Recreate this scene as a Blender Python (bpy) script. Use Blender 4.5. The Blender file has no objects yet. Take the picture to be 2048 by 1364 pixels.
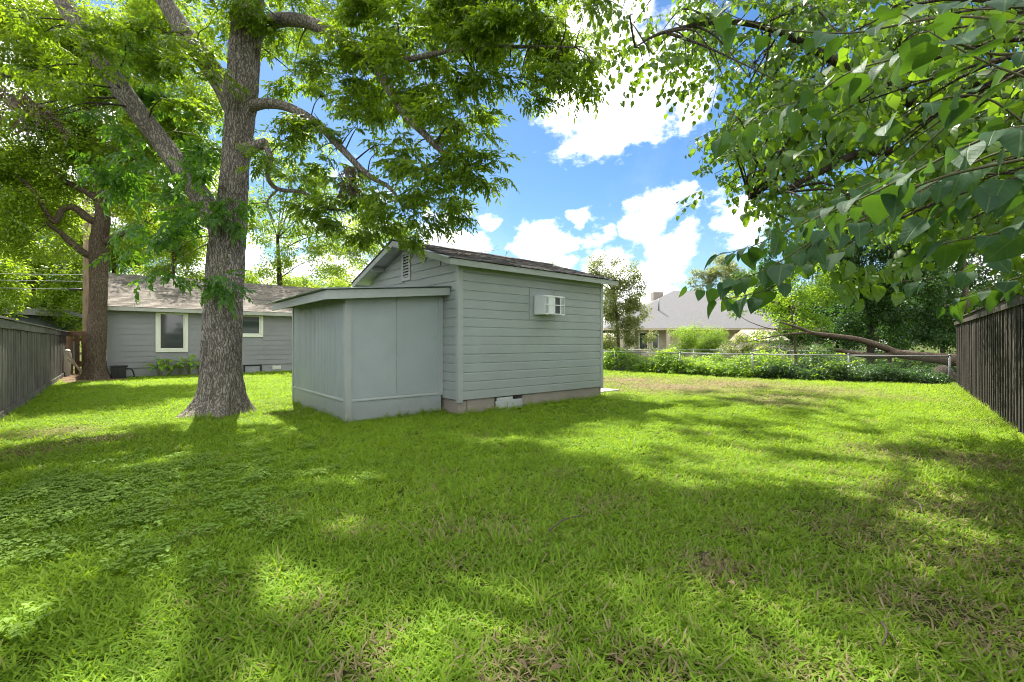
import bpy, math, random
import numpy as np
from mathutils import Vector

# ------------------------------------------------------------------ camera, sky, sun, exposure
SC = bpy.context.scene
COL = SC.collection
F, H = 910.0, 1.25                       # focal length in photo pixels (2048 wide), eye height
CAM = np.array([-4.347, -6.594])         # yard axes: x along the shed's long wall, y towards the house
FW = np.array([.6433, .7656]); RT = np.array([.7656, -.6433])

def P(px, py, Y):                        # photo pixel + distance -> point
    X = (px - 1024) / F * Y
    q = CAM + FW * Y + RT * X
    return np.array([q[0], q[1], H + (680 - py) / F * Y])
def G(px, py):                           # photo pixel -> point on the ground
    p = P(px, py, F * H / (py - 680)); p[2] = 0; return p
def view(p):
    d = np.asarray(p)[..., :2] - CAM
    Y = d @ FW; X = d @ RT
    Ys = np.maximum(Y, .05)
    return 1024 + F * X / Ys, 680 - F * (np.asarray(p)[..., 2] - H) / Ys, Y

cam = bpy.data.objects.new('camera', bpy.data.cameras.new('camera')); COL.objects.link(cam)
cam.location = (CAM[0], CAM[1], H)
cam.rotation_euler = (math.pi / 2, 0, -math.atan2(FW[0], FW[1]))
cam.data.sensor_width = 36; cam.data.lens = 36 * F / 2048
cam.data.clip_start = .05; cam.data.clip_end = 3000
cam.data.shift_y = (680 - 682) / 2048 * -1
SC.camera = cam

SUN_AZ, SUN_EL = math.radians(13.0), math.radians(57.0)      # azimuth from +y towards +x
SUN_STRENGTH, SKY_STRENGTH, CLOUD, EXPOSURE = 3.7, .05, .92, 1.83
sd = bpy.data.lights.new('sun', 'SUN'); sd.energy = SUN_STRENGTH; sd.angle = math.radians(.55); sd.color = (1, .95, .86)
sun = bpy.data.objects.new('sun', sd); COL.objects.link(sun)
sv = Vector((math.sin(SUN_AZ) * math.cos(SUN_EL), math.cos(SUN_AZ) * math.cos(SUN_EL), math.sin(SUN_EL)))
sun.rotation_euler = sv.to_track_quat('Z', 'Y').to_euler(); sun.location = (0, 20, 40)
SC.view_settings.view_transform = 'Standard'; SC.view_settings.look = 'None'
SC.view_settings.exposure = EXPOSURE; SC.view_settings.gamma = 1
SC.render.engine = 'CYCLES'
cy = SC.cycles
cy.use_denoising = True; cy.denoiser = 'OPENIMAGEDENOISE'
cy.max_bounces = 12; cy.diffuse_bounces = 7; cy.glossy_bounces = 3; cy.transmission_bounces = 9
cy.transparent_max_bounces = 8; cy.caustics_reflective = False; cy.caustics_refractive = False
cy.sample_clamp_indirect = 6; cy.filter_width = 1.0; cy.denoising_prefilter = 'FAST'

def dirof(px, py):
    p = P(px, py, 1.0) - np.array([CAM[0], CAM[1], H]); return p / np.linalg.norm(p)

W = bpy.data.worlds.new('World'); SC.world = W; W.use_nodes = True
def world():
    nt = W.node_tree; nt.nodes.clear(); N = nt.nodes.new; L = nt.links.new
    out = N('ShaderNodeOutputWorld'); bg = N('ShaderNodeBackground'); bgc = N('ShaderNodeBackground'); mx = N('ShaderNodeMixShader')
    sky = N('ShaderNodeTexSky'); sky.sky_type = 'NISHITA'; sky.sun_disc = False
    sky.sun_elevation = SUN_EL; sky.sun_rotation = SUN_AZ; sky.air_density = 1.0; sky.dust_density = .4; sky.ozone_density = 1.6
    hs = N('ShaderNodeHueSaturation'); hs.inputs['Saturation'].default_value = 1.28; hs.inputs['Hue'].default_value = .499
    L(sky.outputs[0], hs.inputs['Color']); L(hs.outputs[0], bg.inputs['Color']); bg.inputs['Strength'].default_value = SKY_STRENGTH
    bgc.inputs['Color'].default_value = (1, .99, .98, 1); bgc.inputs['Strength'].default_value = CLOUD
    tc = N('ShaderNodeTexCoord')
    def math_(op, a, b=None, clamp=False):
        m = N('ShaderNodeMath'); m.operation = op; m.use_clamp = clamp
        for i, v in enumerate((a, b)):
            if v is None: continue
            if hasattr(v, 'links'): L(v, m.inputs[i])
            else: m.inputs[i].default_value = v
        return m.outputs[0]
    def noise(scale, detail, rough, vec):
        n = N('ShaderNodeTexNoise'); n.inputs['Scale'].default_value = scale; n.inputs['Detail'].default_value = detail
        n.inputs['Roughness'].default_value = rough; L(vec, n.inputs['Vector']); return n
    d = tc.outputs['Generated']
    mp = N('ShaderNodeMapping'); mp.inputs['Scale'].default_value = (1, 1, 1.7); L(d, mp.inputs['Vector'])
    nb = noise(3.1, 2, .5, mp.outputs[0]); nf = noise(13, 10, .62, mp.outputs[0]); nsmall = noise(4.2, 5, .6, d)
    fine = math_('MULTIPLY', math_('SUBTRACT', nf.outputs['Fac'], .5), 1.5)
    # heaps of cumulus in the part of the sky the photograph shows
    heaps = [(1190, 195, .13, 1.0), (1290, 150, .14, 1.0), (1220, 70, .17, 1.0), (1345, 185, .11, .9), (1195, 265, .055, .85),
             (1290, 430, .075, .9), (1350, 400, .05, .8), (1090, 495, .085, 1.0), (1200, 525, .075, 1.0), (1345, 515, .085, 1.0), (1290, 590, .13, 1.0),
             (985, 415, .05, .8), (900, 480, .09, .95), (1180, 440, .04, .6), (1480, 440, .12, .7), (700, 560, .3, .8), (860, 420, .05, .6)]
    def warp(src, scale, amp, detail):
        n = N('ShaderNodeTexNoise'); n.inputs['Scale'].default_value = scale; n.inputs['Detail'].default_value = detail; L(d, n.inputs['Vector'])
        a = N('ShaderNodeVectorMath'); a.operation = 'SUBTRACT'; L(n.outputs['Color'], a.inputs[0]); a.inputs[1].default_value = (.5, .5, .5)
        b = N('ShaderNodeVectorMath'); b.operation = 'MULTIPLY_ADD'; L(a.outputs[0], b.inputs[0]); b.inputs[1].default_value = (amp,) * 3; L(src, b.inputs[2]); return b.outputs[0]
    dw = warp(warp(d, 5.5, .16, 2), 16, .09, 5)
    acc = None
    for (px, py, r, s) in heaps:
        vm = N('ShaderNodeVectorMath'); vm.operation = 'DISTANCE'; L(dw, vm.inputs[0]); vm.inputs[1].default_value = tuple(dirof(px, py))
        v = math_('SUBTRACT', s * .8, math_('DIVIDE', vm.outputs['Value'], r / .72))
        acc = v if acc is None else math_('MAXIMUM', acc, v)
    near = N('ShaderNodeVectorMath'); near.operation = 'DISTANCE'; L(d, near.inputs[0]); near.inputs[1].default_value = tuple(dirof(1130, 330))
    away = math_('MULTIPLY', math_('SUBTRACT', near.outputs['Value'], .42), 4, True)     # clouds over the unseen sky, cover raised to brighten the shade below
    gen = math_('SUBTRACT', math_('MULTIPLY', math_('SUBTRACT', nb.outputs['Fac'], .39), 5.5), math_('SUBTRACT', .5, math_('MULTIPLY', away, .5)))
    acc = math_('MAXIMUM', acc, math_('SUBTRACT', gen, math_('MULTIPLY', math_('SUBTRACT', 1, away), 3)))
    m = math_('ADD', acc, fine)
    mr = N('ShaderNodeMapRange'); mr.interpolation_type = 'SMOOTHSTEP'; L(m, mr.inputs['Value'])
    mr.inputs['From Min'].default_value = .14; mr.inputs['From Max'].default_value = .60; mr.inputs['To Max'].default_value = .97
    # thin veil between heaps
    veil = math_('MULTIPLY', math_('SUBTRACT', nsmall.outputs['Fac'], .52), .18, True)
    L(math_('MAXIMUM', mr.outputs[0], veil), mx.inputs['Fac'])
    shade = N('ShaderNodeMapRange'); L(nf.outputs['Fac'], shade.inputs['Value'])
    shade.inputs['From Min'].default_value = .3; shade.inputs['From Max'].default_value = .62; shade.inputs['To Min'].default_value = .62; shade.inputs['To Max'].default_value = 1.1
    L(math_('MULTIPLY', shade.outputs[0], CLOUD), bgc.inputs['Strength'])
    L(bg.outputs[0], mx.inputs[1]); L(bgc.outputs[0], mx.inputs[2]); L(mx.outputs[0], out.inputs['Surface'])
world()

# ------------------------------------------------------------------ helpers
rng = np.random.default_rng(7); random.seed(7)
WLOC = {}
def new(name, data, parent=None, loc=(0, 0, 0), rot=(0, 0, 0), scale=None):
    o = bpy.data.objects.new(name, data); COL.objects.link(o)
    loc = Vector([float(c) for c in loc]); WLOC[o.name] = loc
    if parent is not None:
        o.parent = parent; o.location = loc - WLOC[parent.name]
    else: o.location = loc
    o.rotation_euler = rot
    if scale is not None: o.scale = scale
    return o
def tag(o, label=None, cat=None, group=None, kind=None):
    if label: o['label'] = label
    if cat: o['category'] = cat
    if group: o['group'] = group
    if kind: o['kind'] = kind
    return o
def thing(name, label, cat, loc, group=None):
    return tag(new(name, None, None, loc), label, cat, group)

class MB:
    def __init__(s): s.v = []; s.f = []; s.n = 0
    def add(s, v, f):
        v = np.asarray(v, float); s.v.append(v); n = s.n
        s.f.extend([tuple(i + n for i in q) for q in f]); s.n += len(v); return s
    def box(s, x0, x1, y0, y1, z0, z1):
        v = [(x, y, z) for z in (z0, z1) for y in (y0, y1) for x in (x0, x1)]
        return s.add(v, [(0, 2, 3, 1), (4, 5, 7, 6), (0, 1, 5, 4), (2, 6, 7, 3), (0, 4, 6, 2), (1, 3, 7, 5)])
    def beam(s, a, b, w, h, up=(0, 0, 1)):
        a = np.asarray(a, float); b = np.asarray(b, float); t = b - a; t /= np.linalg.norm(t)
        r = np.cross(t, up); r /= np.linalg.norm(r); q = np.cross(r, t)
        v = [p + r * i * w / 2 + q * j * h / 2 for p in (a, b) for i, j in ((-1, -1), (1, -1), (1, 1), (-1, 1))]
        return s.add(v, [(3, 2, 1, 0), (4, 5, 6, 7), (0, 1, 5, 4), (1, 2, 6, 5), (2, 3, 7, 6), (3, 0, 4, 7)])
    def extrude(s, prof, axis, a, b):
        # closed profile of 2D points swept along an axis; for axis 0 profile is (y,z), axis 1 (x,z), axis 2 (x,y)
        n = len(prof); v = []
        for t in (a, b):
            for p, q in prof: v.append({0: (t, p, q), 1: (p, t, q), 2: (p, q, t)}[axis])
        f = [(i, (i + 1) % n, n + (i + 1) % n, n + i) for i in range(n)]
        return s.add(v, f + [tuple(range(n))[::-1], tuple(range(n, 2 * n))])
    def tube(s, path, rad, n=8, cap=True):
        v, f = tube(path, rad, n, cap); return s.add(v, f)
    def mesh(s, name, mat=None, smooth=False, rel=(0, 0, 0)):
        me = bpy.data.meshes.new(name)
        v = np.concatenate(s.v) - np.asarray([float(c) for c in rel])
        me.from_pydata(v.tolist(), [], s.f); me.validate(clean_customdata=False)
        if mat: me.materials.append(mat)
        if smooth: me.shade_smooth()
        me.update(); return me
def fixn(me):
    import bmesh
    b = bmesh.new(); b.from_mesh(me); bmesh.ops.recalc_face_normals(b, faces=b.faces); b.to_mesh(me); b.free(); return me
def part(name, mb, mat, parent, smooth=False, label=None, kind=None, bevel=0):
    """mesh built in yard coordinates, hung under its thing or part"""
    base = WLOC[parent.name] if parent is not None else Vector((0, 0, 0))
    me = fixn(mb.mesh(name, mat, smooth, base)) if mb.n < 60000 else mb.mesh(name, mat, smooth, base)
    o = new(name, me, parent, base)
    if bevel:
        m = o.modifiers.new('bevel', 'BEVEL'); m.width = bevel; m.segments = 2; m.limit_method = 'ANGLE'
    return tag(o, label, kind=kind)

def smooth_path(pts, rad, per=5):
    pts = np.asarray(pts, float); rad = np.asarray(rad, float); n = len(pts)
    ext = np.vstack([2 * pts[0] - pts[1], pts, 2 * pts[-1] - pts[-2]]); out = []; ro = []
    for i in range(n - 1):
        p0, p1, p2, p3 = ext[i:i + 4]
        for k in range(per):
            t = k / per
            out.append(.5 * ((2 * p1) + (p2 - p0) * t + (2 * p0 - 5 * p1 + 4 * p2 - p3) * t * t + (3 * p1 - p0 - 3 * p2 + p3) * t ** 3))
            ro.append(rad[i] * (1 - t) + rad[i + 1] * t)
    out.append(pts[-1]); ro.append(rad[-1]); return np.array(out), np.array(ro)
def frames(path):
    t = np.gradient(path, axis=0); t /= np.maximum(np.linalg.norm(t, axis=1), 1e-9)[:, None]
    ref = np.array([1., 0, 0]) if abs(t[0, 2]) > .7 else np.array([0, 0, 1.])
    a = np.empty_like(t); q = ref
    for i in range(len(t)):
        q = q - t[i] * (q @ t[i]); q /= max(np.linalg.norm(q), 1e-9); a[i] = q
    return t, a, np.cross(t, a)
def tube(path, rad, n=8, cap=True):
    path = np.asarray(path, float); rad = np.broadcast_to(np.asarray(rad, float), (len(path),))
    t, a, b = frames(path); th = np.arange(n) / n * 2 * math.pi
    v = (path[:, None] + rad[:, None, None] * (np.cos(th)[None, :, None] * a[:, None] + np.sin(th)[None, :, None] * b[:, None])).reshape(-1, 3)
    f = []
    for i in range(len(path) - 1):
        for k in range(n):
            k2 = (k + 1) % n; f.append((i * n + k, i * n + k2, (i + 1) * n + k2, (i + 1) * n + k))
    if cap: f += [tuple(range(n))[::-1], tuple(range((len(path) - 1) * n, len(path) * n))]
    return v, f
def hash3(i, seed):
    i = i.astype(np.int64)
    h = (i[..., 0] * 374761393 + i[..., 1] * 668265263 + i[..., 2] * 2147483647 + seed * 974634541) & 0xffffffff
    h = ((h ^ (h >> 13)) * 1274126177) & 0xffffffff
    return ((h ^ (h >> 16)) & 0xffff) / 65535.0
def vnoise(p, seed=0):
    p = np.asarray(p, float); i = np.floor(p); fr = p - i; fr = fr * fr * (3 - 2 * fr); o = 0
    for dx in (0, 1):
        for dy in (0, 1):
            for dz in (0, 1):
                w = (fr[..., 0] if dx else 1 - fr[..., 0]) * (fr[..., 1] if dy else 1 - fr[..., 1]) * (fr[..., 2] if dz else 1 - fr[..., 2])
                o = o + w * hash3(i + np.array([dx, dy, dz]), seed)
    return o
def noise2(x, y, s, seed=0):
    return vnoise(np.stack([x / s, y / s, np.zeros_like(x) + .37], -1), seed)

# ------------------------------------------------------------------ materials
def mat(name):
    m = bpy.data.materials.new(name); m.use_nodes = True
    nt = m.node_tree; nt.nodes.clear(); return m, nt
class NT:
    def __init__(s, nt): s.nt = nt
    def n(s, t, **k):
        o = s.nt.nodes.new('ShaderNode' + t)
        for a, v in k.items():
            if a.startswith('i_'):
                nm = a[2:].replace('_', ' ')
                s.set(o.inputs[nm], v)
            else: setattr(o, a, v)
        return o
    def set(s, sock, v):
        if hasattr(v, 'links'): s.nt.links.new(v, sock)
        elif isinstance(v, (tuple, list)) and len(v) == 3 and sock.type == 'RGBA': sock.default_value = (*v, 1)
        else: sock.default_value = v
    def mix(s, fac, a, b, mode='MIX'):
        o = s.n('Mix', data_type='RGBA', blend_type=mode); s.set(o.inputs['Factor'], fac); s.set(o.inputs[6], a); s.set(o.inputs[7], b); return o.outputs[2]
    def mathn(s, op, a, b=0., clamp=False):
        o = s.n('Math', operation=op, use_clamp=clamp); s.set(o.inputs[0], a); s.set(o.inputs[1], b); return o.outputs[0]
    def ramp(s, fac, a, b, lo=0., hi=1.):
        o = s.n('MapRange', interpolation_type='SMOOTHSTEP'); s.set(o.inputs['Value'], fac)
        for k, v in (('From Min', a), ('From Max', b), ('To Min', lo), ('To Max', hi)): o.inputs[k].default_value = v
        return o.outputs[0]
    def noise(s, scale, vec=None, detail=4, rough=.55, stretch=None):
        o = s.n('TexNoise'); o.inputs['Scale'].default_value = scale; o.inputs['Detail'].default_value = detail; o.inputs['Roughness'].default_value = rough
        if vec is not None:
            if stretch:
                mp = s.n('Mapping'); mp.inputs['Scale'].default_value = stretch; s.set(mp.inputs['Vector'], vec); vec = mp.outputs[0]
            s.set(o.inputs['Vector'], vec)
        return o.outputs['Fac']
    def bump(s, h, strength=.3, dist=.01):
        o = s.n('Bump'); o.inputs['Strength'].default_value = strength; o.inputs['Distance'].default_value = dist; s.set(o.inputs['Height'], h); return o.outputs[0]
    def out(s, sh): s.nt.links.new(sh, s.n('OutputMaterial').inputs['Surface'])
    def principled(s, col, rough=.6, normal=None, spec=.4, metal=0.):
        o = s.n('BsdfPrincipled'); s.set(o.inputs['Base Color'], col); s.set(o.inputs['Roughness'], rough); o.inputs['Specular IOR Level'].default_value = spec
        o.inputs['Metallic'].default_value = metal
        if normal is not None: s.set(o.inputs['Normal'], normal)
        return o.outputs[0]
def c3(c, k=1.): return tuple(min(1, x * k) for x in c)

def paint(name, col, dirt=(.20, .18, .14), rough=.55, var=.10, dirt_amt=.25, low=None):
    m, nt = mat(name); t = NT(nt); pos = t.n('NewGeometry').outputs['Position']; rnd = t.n('ObjectInfo').outputs['Random']
    n1 = t.noise(1.7, pos, 5); n2 = t.noise(26, pos, 4, .6, (1, 1, .25)); n3 = t.noise(140, pos, 3)
    c = t.mix(t.ramp(n1, .3, .7), c3(col, 1 - var), c3(col, 1 + var))
    c = t.mix(t.mathn('MULTIPLY', rnd, .5), c, c3(col, 1 - var * 1.2))
    stain = t.mathn('MULTIPLY', t.ramp(n2, .52, .78), dirt_amt)
    c = t.mix(stain, c, dirt)
    if low is not None:                                        # mud splashed up from the ground
        z = t.n('SeparateXYZ'); t.set(z.inputs[0], pos)
        s = t.mathn('MULTIPLY', t.ramp(t.mathn('SUBTRACT', z.outputs[2], t.mathn('MULTIPLY', n2, .25)), low, low * .1), .22)
        c = t.mix(s, c, dirt)
    t.out(t.principled(c, t.ramp(n1, 0, 1, rough - .08, rough + .1), t.bump(t.mathn('ADD', n3, t.mathn('MULTIPLY', n2, .8)), .25, .004)))
    return m
def wood(name, a, b, dark=(.02, .018, .015), rough=.85, grain=1.0):
    m, nt = mat(name); t = NT(nt); tc = t.n('TexCoord').outputs['Object']; rnd = t.n('ObjectInfo').outputs['Random']
    pos = t.n('NewGeometry').outputs['Position']
    cmb = t.n('CombineXYZ'); t.set(cmb.inputs[0], t.mathn('MULTIPLY', rnd, 37.)); t.set(cmb.inputs[1], t.mathn('MULTIPLY', rnd, 11.))
    ad = t.n('VectorMath', operation='ADD'); t.set(ad.inputs[0], tc); t.set(ad.inputs[1], cmb.outputs[0]); v = ad.outputs[0]
    g = t.noise(55 * grain, v, 5, .65, (1, 1, .045)); k = t.noise(3.0, v, 4, .6, (1.5, 1.5, .5)); w = t.noise(.8, pos, 3)
    c = t.mix(t.ramp(g, .3, .7), a, b)
    c = t.mix(t.mathn('MULTIPLY', rnd, .55), c, c3(a, .5))
    c = t.mix(t.mathn('MULTIPLY', t.ramp(k, .5, .75), .6), c, dark)
    c = t.mix(t.mathn('MULTIPLY', t.ramp(w, .35, .7), .35), c, c3(b, 1.25))
    t.out(t.principled(c, rough, t.bump(g, .6, .004), .2)); return m
def leafmat(name, a, b, back, trans=.42, rough=.42, inst=True, spec=.45, dry=None):
    m, nt = mat(name); t = NT(nt)
    if inst: tint = t.n('Attribute', attribute_type='INSTANCER', attribute_name='tint').outputs['Fac']
    else: tint = t.n('ObjectInfo').outputs['Random']
    bl = t.n('Attribute', attribute_type='GEOMETRY', attribute_name='bl').outputs['Fac']
    f = t.mathn('ADD', t.mathn('MULTIPLY', tint, .6), t.mathn('MULTIPLY', bl, .4))
    c = t.mix(f, a, b); bk = t.mix(f, c3(back, .8), c3(back, 1.15))
    if dry is not None:
        d = t.n('Attribute', attribute_type='INSTANCER', attribute_name='dry').outputs['Fac']
        dd = t.ramp(t.mathn('ADD', d, t.mathn('MULTIPLY', t.mathn('SUBTRACT', bl, .5), .9)), .42, .7)
        c = t.mix(dd, c, dry); bk = t.mix(dd, bk, c3(dry, 1.1))
    pr = t.principled(c, rough, None, spec)
    tr = t.n('BsdfTranslucent'); t.set(tr.inputs['Color'], bk)
    mx = t.n('MixShader'); mx.inputs[0].default_value = trans; nt.links.new(pr, mx.inputs[1]); nt.links.new(tr.outputs[0], mx.inputs[2])
    t.out(mx.outputs[0]); return m
def veinleaf(name, a, b, back, trans=.36):
    """big single leaves: midrib and side veins from the leaf's own coordinates"""
    m, nt = mat(name); t = NT(nt); rnd = t.n('ObjectInfo').outputs['Random']
    uv = t.n('Attribute', attribute_type='GEOMETRY', attribute_name='lc').outputs['Vector']
    sp = t.n('SeparateXYZ'); t.set(sp.inputs[0], uv); x, y = sp.outputs[0], sp.outputs[1]
    ay = t.mathn('ABSOLUTE', y)
    rib = t.ramp(ay, .035, .0)
    ph = t.mathn('FRACT', t.mathn('MULTIPLY', t.mathn('SUBTRACT', x, t.mathn('MULTIPLY', ay, .75)), 6.5))
    side = t.ramp(t.mathn('ABSOLUTE', t.mathn('SUBTRACT', ph, .5)), .09, .0)
    vein = t.mathn('MAXIMUM', rib, t.mathn('MULTIPLY', side, .5))
    nz = t.noise(9, uv, 4)
    c = t.mix(rnd, a, b); c = t.mix(t.mathn('MULTIPLY', nz, .5), c, c3(a, .75)); c = t.mix(t.mathn('MULTIPLY', vein, .38), c, (.20, .27, .09))
    pr = t.principled(c, t.mathn('ADD', .46, t.mathn('MULTIPLY', nz, .2)), t.bump(t.mathn('ADD', vein, t.mathn('MULTIPLY', nz, .6)), .35, .004), .28)
    tr = t.n('BsdfTranslucent'); t.set(tr.inputs['Color'], t.mix(t.mathn('MULTIPLY', vein, .4), t.mix(rnd, c3(back, .75), back), c3(back, .5)))
    mx = t.n('MixShader'); mx.inputs[0].default_value = trans; nt.links.new(pr, mx.inputs[1]); nt.links.new(tr.outputs[0], mx.inputs[2]); t.out(mx.outputs[0]); return m
def bark(name, a, b, dark, scale=1.):
    m, nt = mat(name); t = NT(nt); pos = t.n('NewGeometry').outputs['Position']
    v = t.n('TexVoronoi', feature='DISTANCE_TO_EDGE'); mp = t.n('Mapping'); mp.inputs['Scale'].default_value = (30 * scale, 30 * scale, 3.6 * scale)
    ns = t.n('TexNoise'); ns.inputs['Scale'].default_value = 5 * scale; ns.inputs['Detail'].default_value = 4; t.set(ns.inputs['Vector'], pos)
    vm = t.n('VectorMath', operation='MULTIPLY_ADD'); t.set(vm.inputs[0], ns.outputs['Color']); vm.inputs[1].default_value = (.20, .20, .20); t.set(vm.inputs[2], pos)
    t.set(mp.inputs['Vector'], vm.outputs[0]); t.set(v.inputs['Vector'], mp.outputs[0]); v.inputs['Scale'].default_value = 1
    crack = t.ramp(v.outputs['Distance'], .0, .22); fine = t.noise(60 * scale, pos, 5, .65, (1, 1, .2)); big = t.noise(1.3, pos, 3)
    c = t.mix(fine, a, b); c = t.mix(t.mathn('MULTIPLY', t.ramp(big, .45, .7), .35), c, c3(b, 1.3))
    c = t.mix(t.mathn('MULTIPLY', t.mathn('SUBTRACT', 1., crack), .72), c, dark)
    t.out(t.principled(c, .9, t.bump(t.mathn('ADD', crack, t.mathn('MULTIPLY', fine, .5)), .9, .012), .15)); return m
def plain(name, col, rough=.6, metal=0., var=.15, scale=20, bumpy=.15, spec=.4):
    m, nt = mat(name); t = NT(nt); pos = t.n('NewGeometry').outputs['Position']; n1 = t.noise(scale, pos, 5); n2 = t.noise(scale * .1, pos, 3)
    c = t.mix(n1, c3(col, 1 - var), c3(col, 1 + var)); c = t.mix(t.mathn('MULTIPLY', t.ramp(n2, .4, .7), .3), c, c3(col, .7))
    t.out(t.principled(c, rough, t.bump(n1, bumpy, .004), spec, metal)); return m
def shinglemat(name, a, b, scale=1.):
    m, nt = mat(name); t = NT(nt); pos = t.n('NewGeometry').outputs['Position']; rnd = t.n('ObjectInfo').outputs['Random']
    bl = t.n('Attribute', attribute_type='GEOMETRY', attribute_name='bl').outputs['Fac']
    g = t.noise(260 * scale, pos, 2, .7); n = t.noise(4, pos, 4)
    c = t.mix(t.mathn('FRACT', t.mathn('ADD', rnd, bl)), a, b); c = t.mix(t.ramp(g, .35, .65), c3(c3(a, .6), 1), c) if False else t.mix(t.mathn('MULTIPLY', t.ramp(g, .5, .8), .5), c, c3(b, 1.7))
    c = t.mix(t.mathn('MULTIPLY', t.ramp(n, .5, .75), .25), c, (.10, .092, .085))
    t.out(t.principled(c, .92, t.bump(g, .6, .004), .2)); return m

M = {}
M['siding'] = paint('shed_paint', (.335, .375, .36), low=None, dirt=(.22, .21, .17), dirt_amt=.12, var=.06)
M['panel'] = paint('lean_to_paint', (.34, .388, .39), low=.22, dirt=(.20, .17, .12), dirt_amt=.10, var=.05)
M['trim'] = paint('shed_trim_paint', (.37, .405, .385), low=.2, dirt=(.2, .17, .12), dirt_amt=.15, var=.05)
M['soffit'] = paint('soffit_paint', (.50, .53, .53), dirt_amt=.1)
M['housewall'] = paint('house_paint', (.255, .255, .262), dirt_amt=.12, var=.06)
M['housetrim'] = paint('house_trim_paint', (.42, .42, .38), dirt_amt=.15)
M['white'] = paint('white_paint', (.74, .74, .64), dirt_amt=.08, var=.03, rough=.4)
M['acwhite'] = paint('enamel_white', (.72, .76, .75), dirt_amt=.15, rough=.35, var=.03)
M['grille'] = plain('grille_grey', (.10, .12, .13), .5, .4)
M['black'] = plain('black_plastic', (.014, .014, .015), .45)
M['slot'] = plain('dark_slot', (.02, .02, .022), .8)
M['conc'] = plain('concrete', (.33, .29, .25), .9, 0, .25, 30, .5, .2)
M['foundation'] = plain('painted_foundation', (.33, .34, .34), .85, 0, .12, 22, .4, .2)
M['slab'] = plain('slab_concrete', (.50, .44, .38), .9, 0, .15, 25, .4, .2)
M['metalroof'] = plain('galvanised_sheet', (.30, .33, .33), .5, .55, .2, 6, .1)
M['galv'] = plain('galvanised_steel', (.25, .265, .26), .55, .25, .15, 30, .05)
M['galvdark'] = plain('weathered_wire', (.20, .215, .21), .55, .6, .15, 30, .05)
M['shingle'] = shinglemat('shed_shingle', (.060, .058, .057), (.165, .155, .148))
M['houseshingle'] = shinglemat('house_shingle', (.12, .105, .09), (.25, .22, .19))
M['farshingle'] = shinglemat('far_shingle', (.115, .113, .116), (.20, .197, .198), .07)
M['cream'] = paint('cream_stone', (.58, .50, .37), dirt=(.4, .3, .2), var=.12)
M['fenceL'] = wood('weathered_fence_wood', (.095, .086, .070), (.205, .19, .155))
M['fenceR'] = wood('dark_weathered_wood', (.026, .022, .018), (.085, .074, .062), (.006, .005, .004))
M['gate'] = wood('brown_gate_wood', (.15, .085, .05), (.27, .17, .10))
M['pole'] = wood('utility_pole_wood', (.23, .16, .10), (.36, .27, .18))
M['bark'] = bark('pecan_bark', (.165, .142, .122), (.40, .355, .315), (.034, .028, .023))
M['bark2'] = bark('brown_bark', (.11, .08, .055), (.21, .165, .12), (.03, .02, .014), 1.2)
M['barkdark'] = bark('dark_bark', (.055, .043, .032), (.12, .098, .075), (.015, .012, .01), 1.1)
M['twig'] = plain('twig_bark', (.10, .082, .06), .9, 0, .3, 40)
M['twigleaf'] = plain('leafy_twig', (.085, .085, .035), .8, 0, .25, 40)
M['stemgreen'] = plain('green_stem', (.16, .17, .06), .6, 0, .2, 40)
M['litter'] = plain('dead_leaf', (.15, .10, .055), .8, 0, .4, 30)
M['stick'] = plain('fallen_stick', (.10, .075, .055), .9, 0, .3, 60)
M['pecan'] = leafmat('pecan_leaf', (.055, .11, .012), (.12, .19, .02), (.32, .48, .015), .54)
M['sprout'] = leafmat('sprout_leaf', (.035, .10, .016), (.075, .175, .024), (.20, .42, .02), .46)
M['bright'] = leafmat('bright_leaf', (.09, .16, .016), (.17, .26, .025), (.42, .58, .025), .54)
M['heart'] = leafmat('heart_leaf', (.038, .090, .014), (.085, .16, .022), (.22, .38, .015), .46)
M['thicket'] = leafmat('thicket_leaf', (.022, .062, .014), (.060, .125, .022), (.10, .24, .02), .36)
M['vine'] = leafmat('vine_leaf', (.10, .20, .02), (.19, .31, .035), (.40, .58, .03), .52)
M['myrtle'] = leafmat('grey_green_leaf', (.13, .17, .055), (.24, .27, .10), (.38, .42, .10), .45)
M['willow'] = leafmat('yellow_green_leaf', (.13, .23, .02), (.22, .33, .03), (.35, .52, .03), .5)
M['grass'] = leafmat('grass_blade', (.130, .245, .020), (.285, .42, .042), (.44, .63, .025), .40, .6, True, .14, (.36, .29, .16))
M['clover'] = leafmat('weed_leaf', (.18, .31, .05), (.28, .42, .08), (.38, .55, .07), .36, .6, True, .15)
M['lily'] = leafmat('broad_plant_leaf', (.17, .33, .03), (.26, .44, .05), (.45, .70, .05), .45, .4, False)
M['deadleaf'] = leafmat('dead_hanging_leaf', (.06, .042, .028), (.13, .09, .06), (.16, .10, .05), .2)
M['bigleaf'] = veinleaf('big_heart_leaf', (.020, .068, .028), (.040, .105, .034), (.14, .30, .015), .30)

def glassmat():
    m, nt = mat('window_glass'); t = NT(nt); p = t.n('BsdfPrincipled')
    p.inputs['Base Color'].default_value = (.035, .045, .042, 1); p.inputs['Roughness'].default_value = .06; p.inputs['Specular IOR Level'].default_value = .8
    t.out(p.outputs[0]); return m
M['glass'] = glassmat()

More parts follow.
